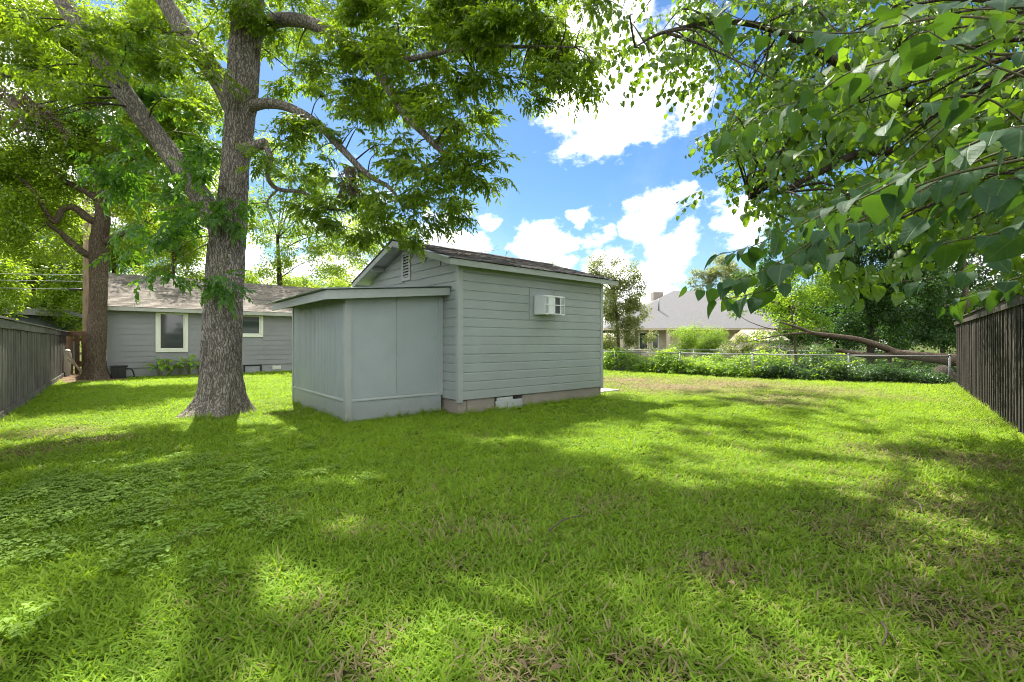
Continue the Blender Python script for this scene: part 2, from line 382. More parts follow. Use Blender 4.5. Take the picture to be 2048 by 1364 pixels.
def groundmat():
    m, nt = mat('lawn_soil'); t = NT(nt); pos = t.n('NewGeometry').outputs['Position']
    n1 = t.noise(.55, pos, 5); n2 = t.noise(14, pos, 6, .7); n3 = t.noise(3, pos, 4)
    c = t.mix(t.ramp(n2, .35, .65), (.035, .040, .010), (.065, .085, .014)); c = t.mix(t.mathn('MULTIPLY', t.ramp(n3, .5, .75), .7), c, (.10, .075, .045))
    c = t.mix(t.mathn('MULTIPLY', t.ramp(n1, .45, .7), .4), c, (.075, .12, .02))
    t.out(t.principled(c, .95, t.bump(n2, .8, .03), .1)); return m
M['soil'] = groundmat()
def leaflitter():
    m, nt = mat('leaf_litter'); t = NT(nt); pos = t.n('NewGeometry').outputs['Position']
    v = t.n('TexVoronoi'); v.inputs['Scale'].default_value = 16; t.set(v.inputs['Vector'], pos)
    sp = t.n('SeparateColor'); t.set(sp.inputs[0], v.outputs['Color'])
    c = t.mix(sp.outputs[0], (.07, .045, .028), (.26, .18, .11)); t.out(t.principled(c, .95, t.bump(sp.outputs[1], .7, .02), .1)); return m
M['litterground'] = leaflitter()

# ------------------------------------------------------------------ ground
def gz(X, Y):
    Z = (noise2(X, Y, 2.2, 3) - .5) * .05 + (noise2(X, Y, .9, 4) - .5) * .018
    dx = np.maximum(np.maximum(-X - 2.4, X - 5), 0); dy = np.maximum(np.maximum(-.2 - Y, Y - 4), 0)
    return Z * np.clip(np.hypot(dx, dy), 0.1, 1) * np.exp(-(np.hypot(X, Y) / 60) ** 2) - .012
def ground():
    a = np.concatenate([-np.geomspace(500, 16, 14), np.arange(-14, 22, .2), np.geomspace(23, 500, 16)])
    X, Y = np.meshgrid(a, a, indexing='ij'); Z = gz(X, Y)
    n = len(a); v = np.stack([X, Y, Z], -1).reshape(-1, 3)
    f = [(i * n + j, (i + 1) * n + j, (i + 1) * n + j + 1, i * n + j + 1) for i in range(n - 1) for j in range(n - 1)]
    mb = MB(); mb.add(v, f); me = mb.mesh('ground', M['soil'], True)
    tag(new('ground', me), 'flat backyard soil beneath the lawn grass', None, None, 'structure')
ground()

# ------------------------------------------------------------------ foliage and grass machinery
def strip(length, width, prof, droop=.15, fold=.12, yaw=0., pitch=0., roll=0., base=(0, 0, 0), bl=.5):
    """one leaf blade along +x: prof = list of (t, half width fraction). Returns verts, faces, bl"""
    v = []; f = []
    for i, (t, w) in enumerate(prof):
        x = t * length; z = -droop * length * t * t
        hw = w * width / 2
        if i == 0 or i == len(prof) - 1: v.append((x, 0, z))
        else: v += [(x, hw, z + fold * hw), (x, -hw, z + fold * hw)]
    k = len(prof) - 2
    f.append((0, 2, 1))
    for i in range(k - 1): f.append((1 + 2 * i, 2 + 2 * i, 4 + 2 * i, 3 + 2 * i))
    f.append((2 * k - 1, 2 * k, 2 * k + 1))
    v = np.array(v, float)
    return orient(v, yaw, pitch, roll) + np.asarray(base), f, np.full(len(v), bl)
def orient(v, yaw, pitch, roll):
    cr, sr = math.cos(roll), math.sin(roll); v = np.stack([v[:, 0], v[:, 1] * cr - v[:, 2] * sr, v[:, 1] * sr + v[:, 2] * cr], 1)
    cp, sp = math.cos(pitch), math.sin(pitch); v = np.stack([v[:, 0] * cp - v[:, 2] * sp, v[:, 1], v[:, 0] * sp + v[:, 2] * cp], 1)
    cy_, sy = math.cos(yaw), math.sin(yaw); return np.stack([v[:, 0] * cy_ - v[:, 1] * sy, v[:, 0] * sy + v[:, 1] * cy_, v[:, 2]], 1)
LANCE = [(0, 0), (.3, 1), (.65, .8), (1, 0)]
HEART = [(0, 0), (.06, .72), (.3, 1), (.58, .78), (.82, .32), (1, 0)]
OVAL = [(0, 0), (.28, .95), (.62, .85), (1, 0)]
BLADE = [(0, 0), (.08, .9), (.45, 1), (.78, .7), (1, 0)]
class Tmpl:
    def __init__(s): s.v = []; s.f = []; s.b = []; s.n = 0
    def add(s, vfb):
        v, f, b = vfb; s.v.append(v); s.f += [tuple(i + s.n for i in q) for q in f]; s.b.append(b); s.n += len(v)
    def mesh(s, name, m):
        me = bpy.data.meshes.new(name); me.from_pydata(np.concatenate(s.v).tolist(), [], s.f); me.materials.append(m)
        at = me.attributes.new('bl', 'FLOAT', 'POINT'); at.data.foreach_set('value', np.concatenate(s.b).astype(np.float32)); me.shade_smooth(); me.update(); return me
def stem(t, path, r):
    v, f = tube(np.array(path), r, 3, False); t.add((v, f, np.full(len(v), .1)))
def pecan_spray(r, m, leaflets=4, nleaf=8, size=1., lw=.031):
    t = Tmpl(); L = .34 * size
    stem(t, [(0, 0, 0), (L * .5, 0, .01), (L, 0, -.03)], .0035 * size)
    for k in range(nleaf):
        s = (k + .7) / nleaf; az = (k % 2 * 2 - 1) * r.uniform(.5, 1.25) if k < nleaf - 1 else 0
        base = np.array([L * s, 0, 0.0]); rl = r.uniform(.18, .28) * size; pit = r.uniform(-.5, .25); dr = r.uniform(.1, .35)
        q = []
        for j in range(5): tt = j / 4; q.append((rl * tt, 0, -dr * rl * tt * tt))
        q = orient(np.array(q), az, pit, 0) + base; stem(t, q, .0014 * size)
        bl = r.uniform(0, 1)
        for j in range(leaflets):
            tt = .25 + .75 * j / leaflets; c = orient(np.array([(rl * tt, 0, -dr * rl * tt * tt)]), az, pit, 0)[0] + base
            for sd in (-1, 1):
                t.add(strip(r.uniform(.07, .105) * size, lw * size * r.uniform(.9, 1.25), LANCE, r.uniform(.05, .45), .25, az + sd * r.uniform(.5, 1.25), pit - dr * tt + r.uniform(-.6, .3), r.uniform(-.9, .9), c, min(1, max(0, bl + r.uniform(-.3, .3)))))
        c = orient(np.array([(rl, 0, -dr * rl)]), az, pit, 0)[0] + base
        t.add(strip(.10 * size, lw * size, LANCE, .2, .25, az, pit - dr, 0, c, bl))
    return t.mesh('pecan_spray', m)
def heart_spray(r, m, n=9, size=.075, length=.40, prof=HEART, ratio=.82, hang=(-1.3, -.35)):
    t = Tmpl(); stem(t, [(0, 0, 0), (length * .5, 0, .015), (length, 0, -.04)], .003)
    for k in range(n):
        s = (k + .6) / n; sd = (k % 2) * 2 - 1; b = np.array([length * s, 0, .01 - .04 * s * s]); az = sd * r.uniform(.5, 1.5) if k < n - 1 else r.uniform(-.3, .3)
        pl = size * r.uniform(.3, .6); pe = b + orient(np.array([(pl, 0, 0)]), az, r.uniform(-.1, .5), 0)[0]; stem(t, [b, pe], .001)
        t.add(strip(size * r.uniform(.75, 1.25), size * ratio * r.uniform(.85, 1.1), prof, r.uniform(.05, .3), .22, az + r.uniform(-.5, .5), r.uniform(*hang), r.uniform(-.6, .6), pe, r.uniform(0, 1)))
    return t.mesh('leaf_spray', m)
def puff(r, m, n=40, size=.09, rad=.28, prof=OVAL, ratio=.5):
    """loose ball of leaves for far crowns"""
    t = Tmpl()
    for k in range(n):
        d = r.normal(size=3); d /= np.linalg.norm(d); c = d * rad * r.uniform(.2, 1) ** .5; c[2] *= .7
        t.add(strip(size * r.uniform(.7, 1.3), size * ratio * r.uniform(.8, 1.2), prof, r.uniform(0, .3), .2, math.atan2(d[1], d[0]) + r.uniform(-.8, .8), r.uniform(-1., .35), r.uniform(-.7, .7), c, r.uniform(0, 1)))
    return t.mesh('leaf_puff', m)
def grass_clump(r, m, n=25, rad=.085, h=(.032, .068), w=(.0050, .0088), lean=(.15, 1.15)):
    t = Tmpl()
    for k in range(n):
        a = r.uniform(0, 6.283); d = rad * r.uniform(0, 1) ** .5; base = (d * math.cos(a), d * math.sin(a), -.004)
        t.add(strip(r.uniform(*h), r.uniform(*w), BLADE, r.uniform(.1, .7), .25, r.uniform(0, 6.283), r.uniform(*lean), r.uniform(-.5, .5), base, r.uniform(0, 1)))
    return t.mesh('grass_clump', m)
def weed_clump(r, m, n=22, rad=.11):
    t = Tmpl()
    for k in range(n):
        a = r.uniform(0, 6.283); d = rad * r.uniform(0, 1) ** .5; c = np.array([d * math.cos(a), d * math.sin(a), r.uniform(.03, .055)])
        stem(t, [(c[0] * .8, c[1] * .8, 0), c], .0012); y0 = r.uniform(0, 6.283)
        for j in range(3): t.add(strip(r.uniform(.013, .022), r.uniform(.011, .017), OVAL, .1, .1, y0 + j * 2.094, r.uniform(-.3, .35), 0, c, r.uniform(0, 1)))
    return t.mesh('weed_clump', m)

SRC = {}
def source(me):
    if me.name not in SRC:
        SRC[me.name] = bpy.data.objects.new('template_' + me.name, me)
    return SRC[me.name]
def instancer(name, pts, rot, scl, tint, templates, parent=None, pick=None, dry=None):
    pts = np.asarray(pts, float); n = len(pts); base = np.array(WLOC[parent.name]) if parent is not None else np.zeros(3)
    me = bpy.data.meshes.new(name); me.from_pydata((pts - base).tolist(), [], [])
    def attr(nm, ty, val, key):
        a = me.attributes.new(nm, ty, 'POINT'); a.data.foreach_set(key, np.ascontiguousarray(val).ravel())
    if pick is None: pick = rng.integers(0, len(templates), n)
    attr('rot', 'FLOAT_VECTOR', np.asarray(rot, np.float32), 'vector'); attr('scl', 'FLOAT', np.asarray(scl, np.float32), 'value')
    attr('pick', 'INT', np.asarray(pick, np.int32), 'value'); attr('tint', 'FLOAT', np.asarray(tint, np.float32), 'value')
    attr('dry', 'FLOAT', np.asarray(np.zeros(n) if dry is None else dry, np.float32), 'value')
    o = new(name, me, parent, base)
    g = bpy.data.node_groups.new(name + '_nodes', 'GeometryNodeTree')
    g.interface.new_socket('Geometry', in_out='INPUT', socket_type='NodeSocketGeometry'); g.interface.new_socket('Geometry', in_out='OUTPUT', socket_type='NodeSocketGeometry')
    N = g.nodes.new; L = g.links.new; gi = N('NodeGroupInput'); go = N('NodeGroupOutput')
    join = N('GeometryNodeJoinGeometry')
    for tm in reversed(templates):
        oi = N('GeometryNodeObjectInfo'); oi.inputs['Object'].default_value = source(tm); oi.inputs['As Instance'].default_value = False
        gt = N('GeometryNodeGeometryToInstance'); L(oi.outputs['Geometry'], gt.inputs[0]); L(gt.outputs[0], join.inputs[0])
    def named(nm, ty):
        a = N('GeometryNodeInputNamedAttribute'); a.data_type = ty; a.inputs['Name'].default_value = nm
        return a.outputs['Attribute']
    iop = N('GeometryNodeInstanceOnPoints'); iop.inputs['Pick Instance'].default_value = True
    L(gi.outputs[0], iop.inputs['Points']); L(join.outputs[0], iop.inputs['Instance']); L(named('pick', 'INT'), iop.inputs['Instance Index'])
    e = N('FunctionNodeEulerToRotation'); L(named('rot', 'FLOAT_VECTOR'), e.inputs[0]); L(e.outputs[0], iop.inputs['Rotation']); L(named('scl', 'FLOAT'), iop.inputs['Scale'])
    L(iop.outputs[0], go.inputs[0])
    md = o.modifiers.new('leaves', 'NODES'); md.node_group = g
    return o

RT_ = np.random.default_rng(11)
T = {}
T['pecan'] = [pecan_spray(RT_, M['pecan']) for _ in range(5)]
T['sprout'] = [pecan_spray(RT_, M['sprout'], 5, 6, 1.25, .034) for _ in range(3)]
T['bright'] = [puff(RT_, M['bright'], 44, .10, .34, LANCE, .42) for _ in range(4)]
T['heart'] = [heart_spray(RT_, M['heart']) for _ in range(5)]
T['heartbig'] = [heart_spray(RT_, M['heart'], 8, .115, .46) for _ in range(4)]
T['thicket'] = [puff(RT_, M['thicket'], 44, .085, .32, OVAL, .62) for _ in range(4)]
T['vine'] = [heart_spray(RT_, M['vine'], 10, .085, .36, HEART, .8, (-1.2, .1)) for _ in range(4)]
T['vinepuff'] = [puff(RT_, M['vine'], 40, .085, .28, OVAL, .7) for _ in range(3)]
T['myrtle'] = [puff(RT_, M['myrtle'], 46, .085, .26, OVAL, .55) for _ in range(4)]
T['willow'] = [puff(RT_, M['willow'], 60, .11, .30, LANCE, .16) for _ in range(3)]
T['dead'] = [pecan_spray(RT_, M['deadleaf'], 4, 7, .8, .03) for _ in range(2)]
T['grass'] = [grass_clump(RT_, M['grass']) for _ in range(8)]
T['tuft'] = [grass_clump(RT_, M['grass'], 16, .06, (.09, .20), (.004, .008), (.7, 1.45)) for _ in range(4)]
T['clover'] = [weed_clump(RT_, M['clover']) for _ in range(4)]

# ------------------------------------------------------------------ shed
WL, WW = 3.84, 3.80          # long wall, gable wall
RIDGE_Z, EAVE_Y, EAVE_Z = 3.285, -.25, 2.64
SL = (RIDGE_Z - EAVE_Z) / (WW / 2 - EAVE_Y)
OX0, OX1 = -.33, .30
def roof_z(y): return EAVE_Z + SL * (min(y, WW - y) - EAVE_Y)
def shed():
    S = thing('shed', 'grey green clapboard shed with shingled gable roof and plywood lean-to', 'shed', (1.9, 1.9, 0))
    # core
    mb = MB(); t = .10
    mb.extrude([(.0, .24), (WW, .24), (WW, roof_z(WW) - t), (WW / 2, RIDGE_Z - t), (0, roof_z(0) - t)], 0, 0.0, WL); part('wall', mb, M['siding'], S)
    zs = [.245 + .1595 * i for i in range(15)]
    for i in range(14):
        z0, z1 = zs[i], zs[i + 1] - .002; j = rng.uniform(-.002, .002)
        a = .020 + j
        prof = [(0, z0), (-a, z0), (-a, z1 - .028), (-.006, z1 - .008), (-.006, z1), (0, z1)]
        mb = MB()
        if 9 <= i <= 12:      # cut round the air conditioner's plate
            mb.extrude(prof, 0, .066, 1.62); part('siding_board', mb, M['siding'], S)
            mb = MB(); mb.extrude(prof, 0, 2.36, WL - .066); part('siding_board', mb, M['siding'], S)
        else:
            mb.extrude(prof, 0, .066, WL - .066); part('siding_board', mb, M['siding'], S)
    mb = MB(); mb.box(.066, WL - .066, -.022, 0, zs[14] - .001, 2.60); part('frieze_board', mb, M['siding'], S)
    # gable wall boards
    for i in range(20):
        z0 = .245 + .1595 * i; z1 = z0 + .1575
        if z0 > RIDGE_Z - .2: break
        if z1 < 1.7 and i not in range(0, 10): continue
        y0, y1 = .066, WW - .066
        if z1 > roof_z(0) - t: y0 = max(y0, (z1 + t - EAVE_Z) / SL + EAVE_Y); y1 = WW - y0
        if y1 - y0 < .2: break
        a = .020 + rng.uniform(-.002, .002); segs = [(y0, y1)]
        if z1 > 2.52 and z0 < 3.12: segs = [(y0, 1.72), (2.08, y1)]
        for s0, s1 in segs:
            if s1 - s0 < .05: continue
            mb = MB(); mb.extrude([(0, z0), (-a, z0), (-a, z1 - .028), (-.006, z1 - .008), (-.006, z1), (0, z1)], 1, s0, s1); part('siding_board', mb, M['siding'], S)
    # corner boards
    for cx, cyy in ((0, 0), (WL, 0), (0, WW)):
        sx = -1 if cx == 0 else 1; sy = -1 if cyy == 0 else 1
        mb = MB(); o = .030; x0, x1 = (cx - o, cx + .065) if cx == 0 else (cx - .065, cx + o); ya, yb = (cyy - o, cyy) if cyy == 0 else (cyy, cyy + o)
        mb.box(x0, x1, ya, yb, .20, 2.56)
        xa, xb = (cx - o, cx) if cx == 0 else (cx, cx + o); y0, y1 = (cyy, cyy + .065) if cyy == 0 else (cyy - .065, cyy)
        mb.box(xa, xb, y0, y1, .20, 2.56); part('corner_board', mb, M['trim'], S, bevel=.003)
    # foundation blocks
    for x0, x1, zt, d in ((.0, .17, .225, .02), (.175, .79, .235, .012), (1.47, WL, .235, .012)):
        mb = MB(); mb.box(x0, x1, d, .3, -.15, zt); part('foundation_block', mb, M['conc'], S, bevel=.012)
    mb = MB(); mb.box(0.02, WL - .02, .3, WW, -.15, .235); part('foundation', mb, M['conc'], S)
    ac = MB(); ac.box(.81, 1.45, -.012, .02, -.02, .105); ac2 = MB(); ac2.box(.80, 1.44, -.018, .02, .107, .165); ac3 = MB(); ac3.box(.83, 1.20, -.014, .02, .168, .222)
    for q in (ac, ac2, ac3): part('crawl_board', q, M['soffit'], S, label='loose painted board closing the crawl space', bevel=.002)
    # roof deck
    R = new('roof', None, S, (WL / 2, WW / 2, RIDGE_Z)); 
    x0, x1 = OX0 + .025, WL + OX1 - .025
    for sgn in (0, 1):
        def Y(y): return y if sgn == 0 else WW - y
        mb = MB(); mb.extrude([(Y(EAVE_Y + .025), EAVE_Z + SL * .025 - .012), (Y(WW / 2), RIDGE_Z - .012), (Y(WW / 2), RIDGE_Z - .045), (Y(EAVE_Y + .025), EAVE_Z + SL * .025 - .045)], 0, x0, x1); part('roof_deck', mb, M['soffit'], R)
        mb = MB(); mb.box(OX0, WL + OX1, min(Y(EAVE_Y), Y(EAVE_Y + .024)), max(Y(EAVE_Y), Y(EAVE_Y + .024)), EAVE_Z - .115, EAVE_Z - .012); part('fascia', mb, M['trim'], R, bevel=.002)
        for xa in (OX0, WL + OX1 - .024):
            mb = MB(); ye = EAVE_Y + .025
            mb.extrude([(Y(ye), roof_z(ye) - .014), (Y(WW / 2), RIDGE_Z - .014), (Y(WW / 2), RIDGE_Z - .125), (Y(ye), roof_z(ye) - .118)], 0, xa, xa + .024); part('rake_board', mb, M['trim'], R, bevel=.002)
        mb = MB(); mb.box(OX0 - .012, WL + OX1 + .012, min(Y(EAVE_Y - .012), Y(EAVE_Y + .05)), max(Y(EAVE_Y - .012), Y(EAVE_Y + .05)), EAVE_Z - .011, EAVE_Z - .004); part('drip_edge', mb, M['slot'], R)
    for yy in (1.9, 3.0, .8):
        mb = MB(); z = roof_z(yy) - .10; mb.box(OX0 + .03, -.022, yy - .022, yy + .022, z - .05, z + .045); part('lookout', mb, M['soffit'], R)
    # shingles, front slope one by one, sharing a few meshes
    tabw, crs = .30, .135; ang = math.atan(SL); ln = math.hypot(WW / 2 - EAVE_Y, RIDGE_Z - EAVE_Z); ncr = int(ln / crs) + 1
    shm = []
    for k in range(5):
        mb = MB(); r = np.random.default_rng(k); w = tabw - .006
        e0, e1 = r.uniform(-.010, .010, 2); h = .007 + r.uniform(0, .004)
        v = [(0, e0, h - .004), (w, e1, h - .004), (w, .17, .002), (0, .17, .002), (0, e0, h + .004), (w, e1, h + .004), (w, .17, .004), (0, .17, .004)]
        mb.add(v, [(3, 2, 1, 0), (4, 5, 6, 7), (0, 1, 5, 4), (1, 2, 6, 5), (2, 3, 7, 6), (3, 0, 4, 7)]); shm.append(fixn(mb.mesh('shingle', M['shingle'])))
    for c in range(ncr):
        s = c * crs - .022; off = (c % 2) * tabw / 2 + rng.uniform(-.03, .03); x = OX0 - .015 - off
        while x < WL + OX1 - .02:
            if x >= OX0 - .03 and x + tabw <= WL + OX1 + .09:
                o = new('shingle', shm[rng.integers(5)], R, (x, EAVE_Y + s * math.cos(ang), EAVE_Z + s * math.sin(ang)), (ang, 0, 0))
            x += tabw
        mb = MB()
    mb = MB(); mb.extrude([(WW - EAVE_Y + .015, EAVE_Z - .004), (WW / 2, RIDGE_Z + .002), (WW / 2, RIDGE_Z + .018), (WW - EAVE_Y + .015, EAVE_Z + .012)], 0, OX0 - .015, WL + OX1 + .015); part('back_slope', mb, M['shingle'], R)
    for i in range(19):
        mb = MB(); xa = OX0 - .02 + i * .235; b = WW / 2
        mb.extrude([(b - .13, RIDGE_Z - .13 * SL + .014), (b, RIDGE_Z + .022), (b + .13, RIDGE_Z - .13 * SL + .014), (b + .13, RIDGE_Z - .13 * SL + .022), (b, RIDGE_Z + .032), (b - .13, RIDGE_Z - .13 * SL + .022)], 0, xa, min(xa + .232, WL + OX1 + .02)); part('ridge_cap', mb, M['shingle'], R)
    # gable vent
    V = new('gable_vent', None, S, (-.02, 1.9, 2.55))
    mb = MB()
    for a in ((1.72, 1.775, 2.50, 3.10), (2.025, 2.08, 2.50, 3.10), (1.775, 2.025, 2.50, 2.56), (1.775, 2.025, 3.04, 3.10)): mb.box(-.042, 0, *a)
    part('frame', mb, M['soffit'], V)
    mb = MB(); mb.box(-.008, -.001, 1.775, 2.025, 2.56, 3.04); part('backing', mb, M['slot'], V)
    for k in range(8):
        z = 2.572 + k * .06; mb = MB(); mb.extrude([(-.038, z), (-.038, z + .008), (-.010, z + .046), (-.010, z + .038)], 1, 1.776, 2.024); part('slat', mb, M['soffit'], V)
    # ---------------- lean-to
    Lr = new('lean_to', None, S, (-.9, 2.0, 0)); xl, y0, y1 = -1.76, .5, 3.5
    def lz(x): return 2.235 + (2.235 - 2.035) / 2.15 * x           # top of lean-to roof
    xs = -.92
    for a, b, e in ((xl + .02, xs, .0), (xs + .003, -.10, -.004)):
        mb = MB(); mb.extrude([(a, .355), (b, .355), (b, lz(b) - .06), (a, lz(a) - .06)], 1, y0 + e, y0 + .02); part('plywood_panel', mb, M['panel'], Lr)
    mb = MB(); mb.box(xl + .02, -.055, y0 - .002, y0 + .02, -.08, .312); part('skirt_panel', mb, M['panel'], Lr)
    mb = MB(); mb.extrude([(y0 + .02, .312), (y0 - .022, .312), (y0 - .022, .328), (y0, .352), (y0 + .02, .352)], 0, xl + .076, -.115); part('drip_moulding', mb, M['trim'], Lr)
    mb = MB(); mb.box(-.114, -.025, y0 - .022, y0 + .02, .30, lz(-.05) - .06); part('edge_trim', mb, M['trim'], Lr, bevel=.002)
    mb = MB(); mb.box(xl - .024, xl + .075, y0 - .024, y0 + .0, -.08, lz(xl) - .03); mb.box(xl - .024, xl, y0, y0 + .085, -.08, lz(xl) - .03); part('corner_post', mb, M['trim'], Lr, bevel=.003)
    mb = MB(); mb.box(xl - .022, xl, y1 - .06, y1 + .02, -.08, lz(xl) - .03); part('corner_post', mb, M['trim'], Lr, bevel=.003)
    # grooved panels of the side wall
    w = (y1 - .06 - (y0 + .085)) / 3
    for k in range(3):
        a = y0 + .085 + k * w; prof = [(xl + .015, a)]; n = 12; s = (w - .002) / n
        for i in range(n):
            q = a + i * s; prof += [(xl - .002 + .008, q), (xl - .002 + .008, q + .010), (xl - .002, q + .012), (xl - .002, q + s - .001)]
        prof += [(xl + .015, a + w - .002)]
        mb = MB(); mb.extrude(prof, 2, .355, lz(xl) - .06); part('grooved_panel', mb, M['panel'], Lr)
        mb = MB(); mb.box(xl - .002, xl + .015, a, a + w - .003, -.08, .312); part('skirt_panel', mb, M['panel'], Lr)
    mb = MB(); mb.extrude([(xl + .015, .312), (xl - .022, .312), (xl - .022, .328), (xl, .352), (xl + .015, .352)], 1, y0 + .086, y1 - .061); part('drip_moulding', mb, M['trim'], Lr)
    mb = MB(); mb.box(xl + .02, -.03, y1 - .02, y1, -.08, 2.0); part('plywood_panel', mb, M['panel'], Lr)
    # lean-to roof: fascias, rafters, corrugated sheets
    fy = .24; ye = 3.56
    mb = MB(); mb.extrude([(-2.15, lz(-2.15) - .022), (-.031, lz(-.03) - .022), (-.031, lz(-.03) - .155), (-2.15, lz(-2.15) - .160)], 1, fy, fy + .035); part('fascia', mb, M['trim'], Lr, bevel=.003)
    mb = MB(); mb.box(-2.15, -2.115, fy + .036, ye, lz(-2.15) - .155, lz(-2.15) - .024); part('fascia', mb, M['trim'], Lr, bevel=.003)
    for yy in (.62, 1.2, 1.8, 2.4, 3.0, 3.46):
        mb = MB(); mb.beam((-2.114, yy, lz(-2.114) - .075), (-.031, yy, lz(-.031) - .075), .038, .09); part('rafter', mb, M['trim'], Lr)
    for xx in (-1.95, -1.2, -.5):
        mb = MB(); mb.box(xx - .03, xx + .03, fy + .05, ye - .02, lz(xx) - .031, lz(xx) - .012); part('purlin', mb, M['soffit'], Lr)
    nsh = 5; shw = (ye + .05 - (fy - .05)) / nsh
    for k in range(nsh):
        ya = fy - .05 + k * shw; v = []; f = []; m = 40
        for i in range(m + 1):
            yy = ya + (shw + .04) * i / m; c = .008 * math.cos(yy / .076 * 2 * math.pi)
            for x in (-2.22, -1.1, -.031):
                z = lz(x) + c + .002 * k % .004 + rng.uniform(-.001, .001); v += [(x, yy, z + .0015), (x, yy, z - .0015)]
        for i in range(m):
            for j in range(2):
                a = (i * 3 + j) * 2; b = ((i + 1) * 3 + j) * 2
                f += [(a, a + 2, b + 2, b), (a + 1, b + 1, b + 3, a + 3)]
            a = i * 6; b = a + 6; f += [(a, b, b + 1, a + 1), (a + 4, a + 5, b + 5, b + 4)]
        f += [(0, 1, 3, 2), (2, 3, 5, 4)]; e = m * 6; f += [(e, e + 2, e + 3, e + 1), (e + 2, e + 4, e + 5, e + 3)]
        mb = MB(); mb.add(v, f); part('roof_sheet', mb, M['metalroof'], Lr, True)
    # plate behind the air conditioner
    mb = MB(); mb.box(1.622, 2.358, -.016, 0, 1.682, 2.30); part('wall_plate', mb, M['siding'], S)
    mb = MB()
    for a in ((1.622, 1.68, 1.69, 2.29), (2.30, 2.358, 1.69, 2.29), (1.68, 2.30, 1.69, 1.735)): mb.box(a[0], a[1], -.030, -.0165, a[2], a[3])
    part('plate_trim', mb, M['siding'], S)
shed()

def air_conditioner():
    x0, x1, yf, z0, z1 = 1.735, 2.27, -.335, 1.785, 2.155
    A = thing('window_air_conditioner', 'white window air conditioner sticking out of the shed wall', 'air conditioner', ((x0 + x1) / 2, -.17, z0))
    mb = MB(); mb.box(x0, x1, yf + .02, -.0315, z0, z1); part('case', mb, M['acwhite'], A, bevel=.006)
    cx = [x0, x0 + .105, x0 + .265, x0 + .43, x1]; zm = (z0 + z1) / 2
    for i in range(4):
        for (a, b) in ((z0 + .02, zm - .008), (zm + .008, z1 - .03)):
            if i == 1: continue
            q = cx[i] + .012; e = cx[i + 1] - .012
            mb = MB(); mb.box(q, e, yf + .012, yf + .0195, a, b); part('grille', mb, M['grille'] if i == 2 else M['galvdark'], A)
            for k in range(int((e - q) / .014)):
                xx = q + .005 + k * .014; mb = MB() if k == 0 else mb; mb.box(xx, xx + .004, yf + .004, yf + .0115, a, b)
            part('grille_fins', mb, M['galvdark'] if i == 2 else M['acwhite'], A)
    mb = MB(); mb.box(cx[1] + .012, cx[2] - .012, yf + .006, yf + .0195, z0 + .02, z1 - .03); part('panel', mb, M['acwhite'], A)
    mb = MB()
    for xx in cx: mb.box(min(max(xx - .012, x0), x1 - .012), min(max(xx + .012, x0 + .012), x1), yf - .004, yf + .0195, z0, z1 - .012)
    part('cage_bars', mb, M['acwhite'], A)
    for zz in (z0 + .004, zm - .009, z1 - .032):
        mb = MB(); mb.box(x0 - .004, x1 + .004, yf - .009, yf - .0045, zz, zz + .018); part('cage_rail', mb, M['acwhite'], A)
    for xx in (x0 + .05, x1 - .05):
        mb = MB(); mb.box(xx, xx + .018, yf - .006, yf + .004, z0 - .02, z0 - .001); part('bracket', mb, M['acwhite'], A)
air_conditioner()

# roof debris
def debris():
    a = np.array(P(900, 508, 8.3)); y = 1.0; 
    for k, (x, y, nm) in enumerate(((.55, .62, 'dead leaf clump'), )):
        pts = np.array([(x + rng.normal() * .12, y + rng.normal() * .10, 0) for _ in range(20)]); pts[:, 2] = [roof_z(p[1]) + .03 for p in pts]
        o = instancer('leaf_litter', pts, np.stack([rng.uniform(-.3, .3, 20), rng.uniform(-.3, .3, 20), rng.uniform(0, 6.28, 20)], 1), rng.uniform(.25, .4, 20), rng.uniform(0, 1, 20), T['dead'])
        tag(o, 'brown heap of dead leaves caught on the shed roof', 'dead leaves', None, 'stuff')
    for (x, y, L_, az, lab) in ((1.5, 1.55, .75, .35, 'thin bare twig lying near the middle of the shed roof ridge'), (2.35, 1.6, .35, 1.3, 'short bare twig standing on the shed roof, nearer the far end')):
        z = roof_z(y) + .03; mb = MB()
        p = [np.array([x, y, z]), np.array([x + L_ * .4 * math.cos(az), y + L_ * .12, z + .07]), np.array([x + L_ * math.cos(az), y + .15 * L_, z + L_ * .33 * math.sin(az) + .10])]
        mb.tube(*smooth_path(p, [.006, .005, .002]), 5)
        mb.tube(*smooth_path([p[1], p[1] + np.array([.10, 0, .12]), p[1] + np.array([.13, .02, .26])], [.004, .003, .0015]), 4)
        mb.tube(*smooth_path([p[1] * .5 + p[2] * .5, p[2] + np.array([-.02, 0, .10])], [.003, .0015]), 4)
        t = tag(part('twig', mb, M['stick'], None), lab, 'twig')
debris()

# concrete pad by the far corner
mb = MB(); mb.box(3.95, 5.25, .55, 2.6, -.10, .035); o = tag(part('concrete_pad', mb, M['slab'], None, bevel=.01), 'small pale concrete pad beside the shed corner', None, None, 'structure')

